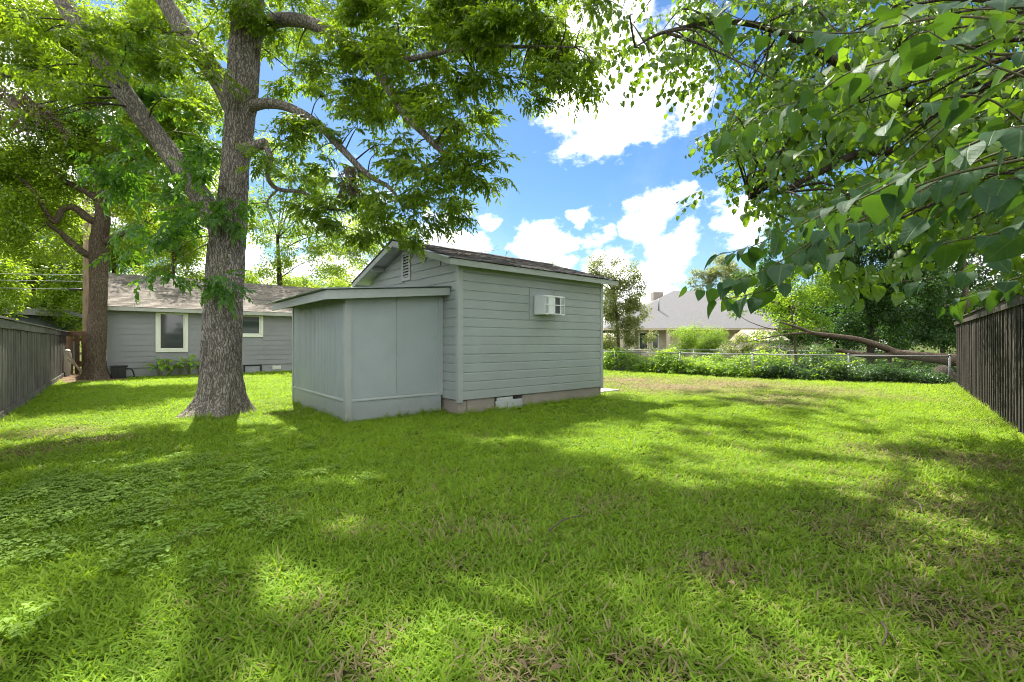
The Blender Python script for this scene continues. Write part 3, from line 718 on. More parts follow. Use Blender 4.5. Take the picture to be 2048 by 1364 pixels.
# ------------------------------------------------------------------ house with grey lap siding
HY = 14.55
def house():
    x0, x1 = -4.93, 6.0
    Hs = thing('house', 'grey single-storey house with white framed windows behind the pecan trunk', 'house', (0, HY + 3.5, 0))
    ez, rz, ry = 2.50, 4.05, HY + 3.55
    def rzz(y): return ez + (rz - ez) * (y - (HY - .42)) / (ry - (HY - .42))
    mb = MB(); mb.extrude([(HY, .32), (HY + 7.1, .32), (HY + 7.1, 2.55), (ry, rz - .12), (HY, 2.55)], 0, x0, x1); part('wall', mb, M['housewall'], Hs)
    mb = MB(); mb.box(x0 + .02, x1, HY + .02, HY + 7.0, -.2, .32); part('foundation', mb, M['foundation'], Hs)
    # windows: pixel spans on the wall plane
    def wx(px):
        r = (px - 1024) / F; b = CAM * -1; lo, hi = -30., 30.
        # solve x on y = HY with view px
        for _ in range(60):
            m = (lo + hi) / 2; q = view(np.array([m, HY, 1.]))[0]
            if q < px: lo = m
            else: hi = m
        return (lo + hi) / 2
    def wz(px, py): return H + (680 - py) / F * view(np.array([wx(px), HY, 1.]))[2]
    wins = [(wx(311), wx(376), wz(343, 700), wz(343, 617)), (wx(452), wx(526), wz(505, 670), wz(505, 622))]
    for i in range(11):
        z0 = .325 + i * .20; z1 = z0 + .198; segs = [(x0 + .10, x1)]
        for (a, b, c, d) in wins:
            ns = []
            for s in segs:
                if z1 > c + .01 and z0 < d - .01 and a > s[0] and b < s[1]: ns += [(s[0], a + .01), (b - .01, s[1])]
                else: ns.append(s)
            segs = ns
        for s in segs:
            mb = MB(); mb.extrude([(HY, z0), (HY - .026, z0), (HY - .025, z0 + .010), (HY - .010, z1), (HY, z1)], 0, *s); part('siding_board', mb, M['housewall'], Hs)
    mb = MB(); mb.box(x0 - .02, x0 + .099, HY - .03, HY, .30, 2.52); part('corner_board', mb, M['housewall'], Hs)
    for (a, b, c, d) in wins:
        w = new('window', None, Hs, ((a + b) / 2, HY - .02, c)); t = .10
        mb = MB(); 
        for q in ((a, b, c, c + t), (a, b, d - t, d), (a, a + t, c + t, d - t), (b - t, b, c + t, d - t)): mb.box(q[0], q[1], HY - .05, HY - .001, q[2], q[3])
        part('casing', mb, M['white'], w, bevel=.004)
        mb = MB(); i = t + .002; s = .045
        for q in ((a + i, b - i, c + i, c + i + s), (a + i, b - i, d - i - s, d - i), (a + i, a + i + s, c + i + s, d - i - s), (b - i - s, b - i, c + i + s, d - i - s)): mb.box(q[0], q[1], HY - .036, HY - .002, q[2], q[3])
        part('sash', mb, M['white'], w, bevel=.003)
        mb = MB(); mb.box(a + i + s - .002, b - i - s + .002, HY - .016, HY - .010, c + i + s - .002, d - i - s + .002); part('pane', mb, M['glass'], w)
    # roof with courses
    R = new('roof', None, Hs, (0, ry, rz)); xa, xb = x0 - .30, x1 + .3; ya = HY - .42
    mb = MB(); mb.extrude([(ya + .03, ez - .03), (ry, rz - .03), (2 * ry - ya, ez - .03), (2 * ry - ya, ez - .09), (ry, rz - .09), (ya + .03, ez - .09)], 0, xa + .03, xb); part('roof_deck', mb, M['housetrim'], R)
    t = Tmpl(); sl = math.atan2(rz - ez, ry - ya); ln = math.hypot(rz - ez, ry - ya); n = int(ln / .14); r = np.random.default_rng(5)
    for c in range(n + 1):
        s = c * .14 - .02; x = xa - r.uniform(0, .3)
        while x < xb:
            w = .31; a0, a1 = max(x, xa), min(x + w - .006, xb)
            if a1 > a0 + .02:
                e = r.uniform(-.008, .008); h = .010 + r.uniform(0, .004)
                v = np.array([(a0, s + e, h - .008), (a1, s + e, h - .008), (a1, s + e, h), (a0, s + e, h), (a1, s + .17, .001), (a0, s + .17, .001)])
                v = np.stack([v[:, 0], ya + v[:, 1] * math.cos(sl) - v[:, 2] * math.sin(sl), ez - .02 + v[:, 1] * math.sin(sl) + v[:, 2] * math.cos(sl)], 1)
                t.add((v - np.array(WLOC[R.name]), [(0, 1, 2, 3), (3, 2, 4, 5)], np.full(6, r.uniform(0, 1))))
            x += w
    me = t.mesh('shingles', M['houseshingle']); me.shade_flat(); tag(new('shingles', me, R, WLOC[R.name]), kind='stuff')
    mb = MB(); mb.extrude([(ry, rz + .0), (2 * ry - ya, ez), (2 * ry - ya, ez - .03), (ry, rz - .03)], 0, xa, xb); part('back_slope', mb, M['houseshingle'], R)
    mb = MB(); mb.box(xa, xb, ya, ya + .03, ez - .16, ez - .03); part('fascia', mb, M['housetrim'], R)
    mb = MB(); mb.extrude([(ya + .03, ez - .095), (ry, rz - .095), (ry, rz - .24), (ya + .03, ez - .22)], 0, xa, xa + .03); part('rake_board', mb, M['housetrim'], R)
    mb = MB(); mb.box(xa + .03, xb, ya + .03, HY, ez - .17, ez - .15); part('soffit', mb, M['housewall'], R)
    # down pipe, crawl door, vent
    mb = MB(); mb.box(x0 - .10, x0 - .03, HY - .10, HY - .03, .05, 2.36); part('downspout', mb, M['housetrim'], Hs)
    a, b = wx(487), wx(523); D = new('crawl_door', None, Hs, ((a + b) / 2, HY, .1))
    mb = MB(); z = .30
    for q in ((a, b, z - .03, z + .02), (a, a + .05, -.05, z - .03), (b - .05, b, -.05, z - .03)): mb.box(q[0], q[1], HY - .04, HY + .02, q[2], q[3])
    part('frame', mb, M['slot'], D)
    mb = MB(); mb.box(a + .05, b - .05, HY - .012, HY + .02, -.05, z - .03); part('door_board', mb, M['foundation'], D)
    mb = MB(); mb.box(a + .10, b - .10, HY - .022, HY - .0125, -.05, z - .09); part('batten', mb, M['foundation'], D)
    a, b = wx(545), wx(562); V = new('foundation_vent', None, Hs, ((a + b) / 2, HY, .2))
    mb = MB(); mb.box(a, b, HY - .01, HY + .03, .09, .25); part('plate', mb, M['white'], V)
    for k in range(5): mb = MB(); mb.box(a + .02, b - .02, HY - .02, HY - .0105, .105 + k * .028, .12 + k * .028); part('slat', mb, M['white'], V)
    return wx
wx = house()

def black_unit():
    a, b = wx(222), wx(256); y = HY - .55
    B = thing('black_bin', 'low black plastic box at the left corner of the grey house', 'box', ((a + b) / 2, y, 0))
    mb = MB(); mb.extrude([(a + .03, 0), (b - .06, 0), (b - .03, .40), (a, .40)], 1, y - .2, y + .25); part('body', mb, M['black'], B, bevel=.02)
    mb = MB(); mb.box(a - .02, b, y - .22, y + .27, .401, .44); part('lid', mb, M['black'], B, bevel=.012)
    for k in range(3): mb = MB(); mb.box(a + .08 + k * .13, a + .15 + k * .13, y - .215, y - .19, .06, .34); part('rib', mb, M['black'], B, bevel=.006)
    mb = MB(); mb.tube(*smooth_path([(b - .04, y, .32), (b + .10, y, .30), (b + .16, y + .05, .12), (b + .16, y + .2, .02)], [.02] * 4), 8); part('hose', mb, M['black'], B, True)
black_unit()

def lilies():
    specs = [(318, 747, .66, 14, 'bushy yellow green broadleaf plant, leftmost by the house wall'), (336, 746, .68, 13, 'second broadleaf plant from the left under the white window'),
             (358, 747, .55, 12, 'low broadleaf plant in the middle of the row by the house wall'), (376, 746, .68, 13, 'broadleaf plant with a yellow leaf under the wide window corner'), (396, 745, .9, 14, 'tallest broadleaf plant, half behind the pecan trunk')]
    meshes = []
    for k in range(4):
        t = Tmpl(); r = np.random.default_rng(40 + k); t.add(strip(.30, .12, [(0, 0), (.12, .35), (.35, .95), (.6, 1), (.85, .55), (1, 0)], r.uniform(.15, .5), .35, 0, 0, 0, (0, 0, 0), .5)); meshes.append(t.mesh('broad_leaf', M['lily']))
    for (px, py, h, n, lab) in specs:
        x = wx(px); y = HY - .45; r = np.random.default_rng(px)
        B = thing('broadleaf_plant', lab, 'plant', (x, y, 0), 'broadleaf plants along the house wall')
        for k in range(n):
            az = k * 2.4 + r.uniform(-.4, .4); hh = h * r.uniform(.35, .95); rd = r.uniform(.03, .20)
            tip = np.array([x + rd * math.cos(az), y + rd * math.sin(az) * .8, hh])
            mb = MB(); mb.tube(*smooth_path([(x + rd * .2 * math.cos(az), y + rd * .2 * math.sin(az), -.03), ((x + tip[0]) / 2, (y + tip[1]) / 2, hh * .55), tip], [.008, .006, .004], 3), 4); part('stem', mb, M['stemgreen'], B)
            new('leaf', meshes[k % 4], B, tip, (r.uniform(-.3, .3), r.uniform(-.9, .2), az), (r.uniform(.9, 1.35),) * 3)
lilies()

# ------------------------------------------------------------------ wooden fences
def picket_meshes(w, th, h, m, n=4, seed=0):
    out = []
    for k in range(n):
        r = np.random.default_rng(seed + k); mb = MB(); a = w / 2
        v = []
        for z in (0, h * .5, h):
            e = r.uniform(-.003, .003); v += [(-a + e, 0, z), (a + e, 0, z), (a + e, th, z), (-a + e, th, z)]
        f = [(3, 2, 1, 0), (8, 9, 10, 11)]
        for s in (0, 4):
            f += [(s, s + 1, s + 5, s + 4), (s + 1, s + 2, s + 6, s + 5), (s + 2, s + 3, s + 7, s + 6), (s + 3, s, s + 4, s + 7)]
        mb.add(v, f); out.append(fixn(mb.mesh('picket', m)))
    return out
def fence(name, label, a, b, h, mats, pitch, w, face, dark, kick=True, cap=True, alt=.0, posts=2.4, group=None, gaps=()):
    """face = +1/-1: which side of a->b the pickets show on"""
    a = np.array([*a, 0.]); b = np.array([*b, 0.]); d = b - a; L = np.linalg.norm(d); d /= L; nrm = np.array([-d[1], d[0], 0]) * face
    ang = math.atan2(d[1], d[0]); m = mats
    Fn = thing(name, label, 'fence', (a + b) / 2, group); pm = picket_meshes(w, .018, h, m, 5, int(L * 10))
    n = int(L / pitch)
    for i in range(n):
        if any(g0 <= i < g1 for g0, g1 in gaps): continue
        p = a + d * (i + .5) * pitch + nrm * (.0 if i % 2 == 0 else -alt) + np.array([0, 0, .02 + rng.uniform(-.012, .012)])
        new('picket', pm[rng.integers(5)], Fn, p, (rng.uniform(-.006, .006), rng.uniform(-.006, .006), ang if face < 0 else ang + math.pi))
    def rail(nm, z0, z1, off, th, lab=None):
        k = 0; s = 0.
        while s < L - .05:
            e = min(s + 2.44, L); mb = MB(); c0 = a + d * (s + .002) + nrm * off; c1 = a + d * (e - .002) + nrm * off
            jz = rng.uniform(-.006, .006)
            mb.beam(c0 + np.array([0, 0, (z0 + z1) / 2 + jz]), c1 + np.array([0, 0, (z0 + z1) / 2 + jz + rng.uniform(-.004, .004)]), th, z1 - z0); part(nm, mb, m, Fn); s = e
    if cap:
        rail('trim_board', h - .12, h + .02, .018 + .014, .022); rail('cap_board', h + .023, h + .055, .0, .15)
    if kick: rail('kick_board', -.03, .135, .018 + .014, .03)
    rail('back_rail', h * .25, h * .25 + .09, -.06 - alt, .04); rail('back_rail', h * .8, h * .8 + .09, -.06 - alt, .04)
    s = 0.
    while s <= L:
        mb = MB(); c = a + d * min(s, L - .05) - nrm * (.13 + alt); mb.box(c[0] - .045, c[0] + .045, c[1] - .045, c[1] + .045, -.3, h + .01); part('post', mb, m, Fn); s += posts
    return Fn
fence('wooden_fence', 'weathered grey picket fence along the left edge of the lawn', (-5.73, -7.0), (-6.22, 17.9), 1.60, M['fenceL'], .145, .128, -1, 0, alt=.012)
fence('wooden_fence', 'dark weathered board fence along the right edge of the lawn', (-2.3, -7.497), (14.26, -4.75), 1.86, M['fenceR'], .118, .098, 1, 0, kick=False, alt=.024)
Fg = fence('wooden_gate_fence', 'brown gapped board fence closing the alley beside the house', (-6.20, 17.95), (-4.98, 17.95), 1.62, M['gate'], .19, .14, -1, 0, kick=False, alt=0.)
mb = MB(); mb.beam((-5.9, 17.93, .25), (-5.3, 17.93, 1.1), .03, .09); part('brace', mb, M['gate'], Fg)

def alley():
    mb = MB(); mb.extrude([(-6.05, 12.6), (-4.4, 13.0), (-4.5, 14.4), (-5.0, 14.5), (-5.0, 18.2), (-6.2, 18.2)], 2, -.05, .014)
    tag(part('alley_path', mb, M['litterground'], None), 'leaf strewn strip of bare soil leading to the brown gate fence', None, None, 'structure')
    a = P(131, 738, 16.6); a[2] = 0
    B = thing('old_plank', 'pale peeling plank standing against the left fence end', 'plank', a)
    mb = MB(); mb.beam(a + np.array([0, 0, 0]), a + np.array([.05, .02, .86]), .24, .03, (0, 1, 0)); part('board', mb, M['white'], B)
    mb = MB(); mb.tube([a + np.array([.05, .02, .855]), a + np.array([.055, .02, .95]), a + np.array([.06, .02, .99])], [.09, .085, .02], 8); part('knob', mb, M['white'], B)
    for k, (dx, dy, zt, lab) in enumerate(((.62, -.25, .62, 'thin pale slat leaning low beside the peeling plank'), (.48, -.1, .80, 'steeper thin pale slat leaning on the peeling plank'))):
        mb = MB(); mb.beam(a + np.array([.06 + .02 * k, -.08 - .05 * k, zt]), a + np.array([dx, dy, .01]), .05, .02, (0, 1, 0)); tag(part('slat', mb, M['cream'], None), lab, 'slat')
alley()

# ------------------------------------------------------------------ chain-link fences
def chainlink(name, label, pts, h, post_at, mesh=True):
    pts = [np.array([*p, 0.]) for p in pts]; Cn = thing(name, label, 'fence', pts[len(pts) // 2])
    for p in post_at:
        p = np.array([*p, 0.]); mb = MB(); mb.tube([p + (0, 0, -.1), p + (0, 0, h + .02)], .028, 10); o = part('post', mb, M['galv'], Cn, True)
        mb = MB(); mb.tube([p + (0, 0, h + .021), p + (0, 0, h + .05), p + (0, 0, h + .062)], [.034, .03, .008], 10); part('post_cap', mb, M['galv'], o, True)
    for p, q in zip(pts[:-1], pts[1:]):
        mb = MB(); mb.tube([p + (0, 0, h), q + (0, 0, h)], .020, 8); part('top_rail', mb, M['galv'], Cn, True)
    if mesh:
        mb = MB(); s = .075
        for p, q in zip(pts[:-1], pts[1:]):
            d = q - p; L = np.linalg.norm(d); d = d / L; n = int(L / s)
            for i in range(-int(h / s) - 1, n + 1):
                for sg in (1, -1):
                    t0, t1 = i * s, i * s + h; z0, z1 = .01, h
                    if t0 < 0: z0 += -t0; t0 = 0
                    if t1 > L: z1 -= t1 - L; t1 = L
                    if t1 - t0 < .03: continue
                    A = p + d * t0; Bq = p + d * t1; A[2], Bq[2] = (z0, z1) if sg > 0 else (h - z0, h - z1)
                    mb.tube([A, Bq], .0028, 3, False)
        part('wire_mesh', mb, M['galvdark'], Cn, kind='stuff')
cl = [G(1195, 736)[:2], G(1230, 738)[:2], G(1360, 746)[:2], G(1505, 753)[:2], G(1697, 760)[:2], np.array([14.2, -4.62])]
chainlink('chain_link_fence', 'low galvanised chain-link fence overgrown with vines behind the lawn', cl, .83, cl[1:5] + [cl[5]])
c2 = [P(1200, 700, 23)[:2], P(1420, 697, 22)[:2], P(1565, 692, 20)[:2], P(1820, 690, 21)[:2]]
chainlink('chain_link_fence', 'farther chain-link fence beyond the vines, nearer the cream house', c2, .86, [c2[0], P(1388, 700, 22.2)[:2], P(1300, 700, 22.6)[:2], c2[2], c2[3]], False)

# ------------------------------------------------------------------ trees
def ellipsoid(n, r):
    d = r.normal(size=(n, 3)); d /= np.linalg.norm(d, axis=1)[:, None]; return d * (r.uniform(0, 1, n) ** .42)[:, None]
def limb_mesh(limbs, n=10, bumpy=0.):
    mb = MB(); samples = []
    for pts, rad in limbs:
        p, r = smooth_path(pts, rad, 6); mb.tube(p, r, n); samples.append(p)
    return mb, np.concatenate(samples)
def bark_trunk(path, rad, flare, n=220, seg=.03, amp=.020, seed=1):
    """trunk with real bark ridges and root flare"""
    p, r = smooth_path(path, rad, 12); ln = np.concatenate([[0], np.cumsum(np.linalg.norm(np.diff(p, axis=0), axis=1))])
    m = int(ln[-1] / seg); s = np.linspace(0, ln[-1], m); p = np.stack([np.interp(s, ln, p[:, k]) for k in range(3)], 1); r = np.interp(s, ln, r)
    t, a, b = frames(p); th = np.arange(n) / n * 2 * math.pi
    TH, S = np.meshgrid(th, s); R = np.repeat(r[:, None], n, 1)
    lob = .5 + .5 * np.cos(TH * 5 + 1.3) * .6 + .25 * np.cos(TH * 3 + .4)
    R = R + flare * np.exp(-S / .24) * (.30 + lob) + .06 * np.exp(-S / .6) * lob
    x = np.cos(TH) * r.max(); y = np.sin(TH) * r.max()
    w = vnoise(np.stack([x * 3, y * 3, S * 1.5], -1), seed) - .5
    q1 = vnoise(np.stack([x / .045 + w * 3, y / .045 + w * 3, S / .20], -1), seed + 1); q2 = vnoise(np.stack([x / .022, y / .022, S / .09], -1), seed + 2)
    ridge = 1 - np.abs(2 * q1 - 1); R = R + amp * (np.clip(ridge * 1.6 - .35, 0, 1) * 1.6 - .8) + amp * .7 * (q2 - .5) + .03 * (vnoise(np.stack([x * 2.2, y * 2.2, S * 1.1], -1), seed + 3) - .5)
    v = p[:, None] + R[..., None] * (np.cos(TH)[..., None] * a[:, None] + np.sin(TH)[..., None] * b[:, None])
    f = [(i * n + k, i * n + (k + 1) % n, (i + 1) * n + (k + 1) % n, (i + 1) * n + k) for i in range(m - 1) for k in range(n)]
    return v.reshape(-1, 3), f, p
def foliage(root, anchor, lobes, templates, dens, seed, scl=(.8, 1.2), twigs=True, twigmat=None, droop=(.0, .5), name='crown', tint=None, sub=4, cut=None):
    """lobes: (centre, radii, weight). Boughs run to the lobes, twigs to the sprays."""
    r = np.random.default_rng(seed); pts = []; rot = []; mb = MB(); tn = []
    for li, (c, rad, wgt) in enumerate(lobes):
        c = np.asarray(c, float); rad = np.broadcast_to(np.asarray(rad, float), 3)
        k = np.argmin(np.linalg.norm(anchor - c, axis=1)); p0 = anchor[k]; dist = np.linalg.norm(c - p0)
        hubs = [c]
        if twigs and dist > .15:
            mid = (p0 + c) / 2 + np.array([0, 0, .12 * dist]) + r.normal(size=3) * .06 * dist
            pp, rr = smooth_path([p0, mid, c], [.007 + .009 * dist ** .8, .006 + .004 * dist ** .8, .004], 4); mb.tube(pp, rr, 5, False); hubs = list(pp[3:])
        n = max(3, int(dens * wgt * 4.19 * rad[0] * rad[1] * rad[2]))
        subs = c + ellipsoid(max(2, n // sub), r) * rad * .92      # clumps inside the lobe
        lt = r.uniform(.15, .85)
        for i in range(n):
            sc = subs[r.integers(len(subs))]; q = sc + r.normal(size=3) * rad * .16
            if cut is not None and not cut(q): continue
            h = hubs[np.argmin([np.linalg.norm(q - hh) for hh in hubs])]
            if twigs and r.uniform() < .30:
                m_ = (h + q) / 2 + np.array([0, 0, .06]) + r.normal(size=3) * .04; mb.tube(np.array([h, m_, q]), [.006, .0045, .0025], 3, False)
            d = q - h; az = math.atan2(d[1], d[0]) + r.uniform(-.7, .7)
            pts.append(q); rot.append((r.uniform(-.5, .5), r.uniform(*droop), az)); tn.append(lt)
    n = len(pts); tn = np.clip(np.array(tn) + r.uniform(-.3, .3, n), 0, 1)
    o = instancer(name, np.array(pts), np.array(rot), r.uniform(*scl, n), tn, templates, root); tag(o, kind='stuff')
    if twigs and mb.n:
        base = WLOC[root.name]; tag(new('twigs', mb.mesh('twigs', twigmat or M['twig'], True, base), root, base), kind='stuff')
    return n
def LB(lst, flat=1., more=0, seed=0, dY=.12):
    out = []; r = np.random.default_rng(seed + 900); lst = list(lst)
    for e in list(lst):
        for _ in range(more): lst.append((e[0] + r.normal() * e[3] * .55, e[1] + r.normal() * e[3] * .5, e[2] * (1 + r.uniform(-dY * .4, dY)), e[3] * r.uniform(.7, .95), e[4] if len(e) > 4 else 1.))
    for e in lst:
        px, py, Y, rp = e[:4]; w = e[4] if len(e) > 4 else 1.; rm = rp * Y / F
        out.append((P(px, py, Y), (rm, rm, rm * flat), w))
    return out
def Pp(lst):   # list of (px,py,Y,r)
    return [P(a, b, c) for a, b, c, _ in lst], [d for *_, d in lst]

def pecan():
    Tn = thing('pecan_tree', 'large pecan with thick furrowed grey trunk beside the shed', 'tree', G(442, 825) + np.array([.17, .2, 0]))
    trunk = [(442, 836, 8.1, .36), (441, 780, 8.1, .355), (443, 700, 8.1, .345), (447, 600, 8.1, .335), (452, 520, 8.1, .33), (457, 450, 8.08, .32), (466, 390, 8.05, .265), (471, 330, 8.0, .24), (478, 250, 7.95, .262), (484, 190, 7.9, .285), (489, 100, 7.8, .275), (497, 0, 7.75, .26), (510, -150, 7.7, .22), (530, -330, 7.8, .16), (520, -520, 8.0, .08)]
    p, r = Pp(trunk); p[0][0] -= .05; v, f, tp = bark_trunk(p, [q * .83 for q in r], .42)
    mb = MB(); mb.add(v, f); part('trunk', mb, M['bark'], Tn, True)
    limbs = []
    for L in ([(452, 470, 8.1, .20), (420, 420, 8.05, .185), (385, 365, 8.0, .175), (330, 290, 7.9, .165), (255, 192, 7.7, .155), (170, 70, 7.5, .145), (110, -30, 7.4, .13), (10, -180, 7.2, .09), (-90, -330, 7, .04)],
              [(480, 230, 7.95, .20), (445, 165, 7.9, .175), (405, 110, 7.9, .155), (340, 15, 7.9, .135), (270, -110, 7.8, .10), (200, -260, 7.6, .05)],
              [(495, 85, 7.8, .16), (522, 52, 7.75, .125), (560, 36, 7.6, .11), (620, 42, 7.4, .10), (690, 78, 7.2, .09), (750, 128, 7.0, .08), (788, 190, 6.9, .07), (812, 228, 6.8, .06), (850, 265, 6.7, .05), (885, 300, 6.6, .035), (935, 325, 6.5, .018)],
              [(490, 212, 7.9, .11), (530, 203, 7.8, .085), (575, 210, 7.7, .075), (630, 240, 7.5, .065), (680, 290, 7.3, .055), (735, 345, 7.1, .042), (780, 372, 7.0, .028), (805, 410, 6.9, .015)],
              [(478, 300, 7.95, .13), (512, 289, 7.8, .10), (531, 281, 7.72, .075)],
              [(528, 283, 7.75, .05), (541, 310, 7.7, .045), (536, 350, 7.65, .04), (556, 374, 7.6, .035), (610, 382, 7.5, .025), (655, 415, 7.4, .012)],
              [(556, 374, 7.6, .022), (535, 400, 7.55, .016), (548, 440, 7.5, .009)],
              [(497, 0, 7.75, .15), (600, -120, 7.0, .11), (760, -200, 6.0, .08), (900, -220, 5.2, .05), (1050, -200, 4.6, .02)],
              [(500, -60, 7.7, .15), (420, -260, 6.4, .11), (380, -500, 5.0, .07), (420, -900, 3.8, .03)],
              [(505, -120, 7.7, .17), (640, -300, 8.8, .13), (800, -380, 10.5, .09), (960, -300, 12.5, .06), (1060, -160, 14.5, .02)],
              [(520, -300, 7.8, .1), (700, -500, 6.5, .07), (900, -800, 5.2, .03)],
              [(750, 128, 7.0, .05), (840, 110, 6.6, .04), (940, 90, 6.3, .03), (1060, 90, 6.0, .02), (1150, 90, 5.8, .01)]):
        limbs.append(Pp(L))
    mb, smp = limb_mesh(limbs, 14); vv, ff = [], []
    part('limbs', mb, M['bark'], Tn, True)
    lob = LB([(1160, 55, 5.8, 58), (1112, 128, 5.8, 42, .9), (1188, 128, 5.8, 30, .9), (1070, 55, 6, 65), (1040, 165, 6, 38), (985, 75, 6.2, 65), (955, 150, 6.3, 50), (905, 55, 6.5, 66), (880, 160, 6.5, 55), (830, 85, 6.8, 66), (800, 25, 6.8, 60), (745, 55, 7, 60, .8),
              (938, 275, 6.4, 40), (900, 235, 6.4, 48), (872, 330, 6.5, 44), (950, 330, 6.4, 34), (912, 385, 6.5, 28), (843, 390, 6.6, 40), (848, 440, 6.6, 32), (800, 448, 6.8, 32), (780, 380, 6.9, 44), (755, 300, 7, 40, .6), (715, 250, 7.1, 45, .7), (700, 385, 7, 46), (655, 310, 7.2, 46, .8), (640, 190, 7.4, 50, .7), (590, 120, 7.5, 52, .7), (685, 150, 7.2, 50, .7), (760, 190, 7, 46, .7), (825, 225, 6.8, 42, .8),
              (570, 275, 7.5, 40, .8), (590, 365, 7.5, 44), (615, 425, 7.4, 36), (555, 330, 7.6, 32), (690, 450, 7.2, 36), (745, 440, 7.1, 34), (560, 40, 7.5, 50),
              (470, 20, 7.3, 40, .5)], .85, 1, 1)
    lob += LB([(1175, 95, 5.8, 50, .8), (905, 300, 6.5, 55), (930, 215, 6.5, 40), (820, 320, 6.8, 50), (820, 420, 6.7, 45), (660, 400, 7.2, 45), (740, 120, 7, 60), (1000, 20, 6.2, 70), (1100, 20, 6, 60)], .85, 1, 4)
    lob += LB([(330, 60, 7.4, 75), (250, 80, 7.2, 75), (185, 150, 7.0, 70), (90, 60, 7.0, 80), (20, 150, 6.8, 75), (395, 150, 7.5, 55), (330, 190, 7.4, 60), (415, 50, 7.6, 50), (110, 230, 7, 60, .5), (20, 30, 6.9, 60)], .85)
    lob = [(c, rr, w * (.42 if view(c)[0] < 440 else 1)) for c, rr, w in lob]
    r = np.random.default_rng(21); c0 = np.array([-2.0, 3.2, 12.6]); n0 = len(lob)
    while len(lob) < n0 + 95:
        q = c0 + ellipsoid(1, r)[0] * np.array([9.6, 9.0, 5.6]); px, py, Y = view(q)
        if q[2] < 6.8: continue
        if Y > .5 and py > -60 and (px > 700 or py > 60): continue
        if Y > .5 and px > 1020 and py > -190: continue
        rr = r.uniform(.9, 1.4); lob.append((q, (rr, rr, rr * .75), .088))
    for gx, gy in ((3.6, -1.0), (4.8, -2.0), (6.0, -2.8), (2.4, -1.6), (5.4, -3.8), (7.2, -3.6), (3.4, -3.0), (6.6, -1.6), (1.6, -3.0), (8.2, -2.6), (4.4, -4.6)):
        zc = r.uniform(12.4, 15); rr = r.uniform(.9, 1.3); k = zc / math.tan(SUN_EL)          # crown lobes added up the sun's rays to shade the lawn
        lob.append((np.array([gx + k * math.sin(SUN_AZ), gy + k * math.cos(SUN_AZ), zc]), (rr, rr, rr * .7), .12))
    foliage(Tn, np.vstack([smp, tp]), lob, T['pecan'], 54, 5, (.75, 1.1), True, M['barkdark'], (-.35, .45))
    # leafy sprouts up the leaning limb and on the trunk
    sp = LB([(462, 395, 7.55, 34), (440, 425, 7.7, 24), (410, 318, 8.3, 40), (375, 262, 8.2, 36), (430, 240, 8.3, 34), (300, 300, 7.6, 26), (285, 345, 7.8, 44), (240, 300, 7.6, 34), (330, 392, 7.8, 38), (310, 420, 7.4, 34), (395, 455, 7.6, 26), (335, 500, 7.4, 34, 1.1), (325, 540, 7.4, 20), (300, 160, 8.1, 44), (195, 210, 7.6, 36), (440, 545, 7.65, 14, .8), (422, 556, 7.65, 10, .8), (440, 330, 7.65, 26), (260, 95, 8.0, 40)], .9)
    foliage(Tn, smp, sp, T['sprout'], 52, 6, (.75, 1.1), True, M['stemgreen'], (0., .9), 'sprouts')
    dd = LB([(45, 190, 6.7, 34), (95, 225, 6.7, 26), (15, 215, 6.7, 22), (705, 335, 7.1, 16), (690, 355, 7.1, 12)])
    foliage(Tn, smp, dd, T['dead'], 60, 8, (.7, 1.0), True, M['barkdark'], (.4, 1.3), 'dead_foliage')
pecan()

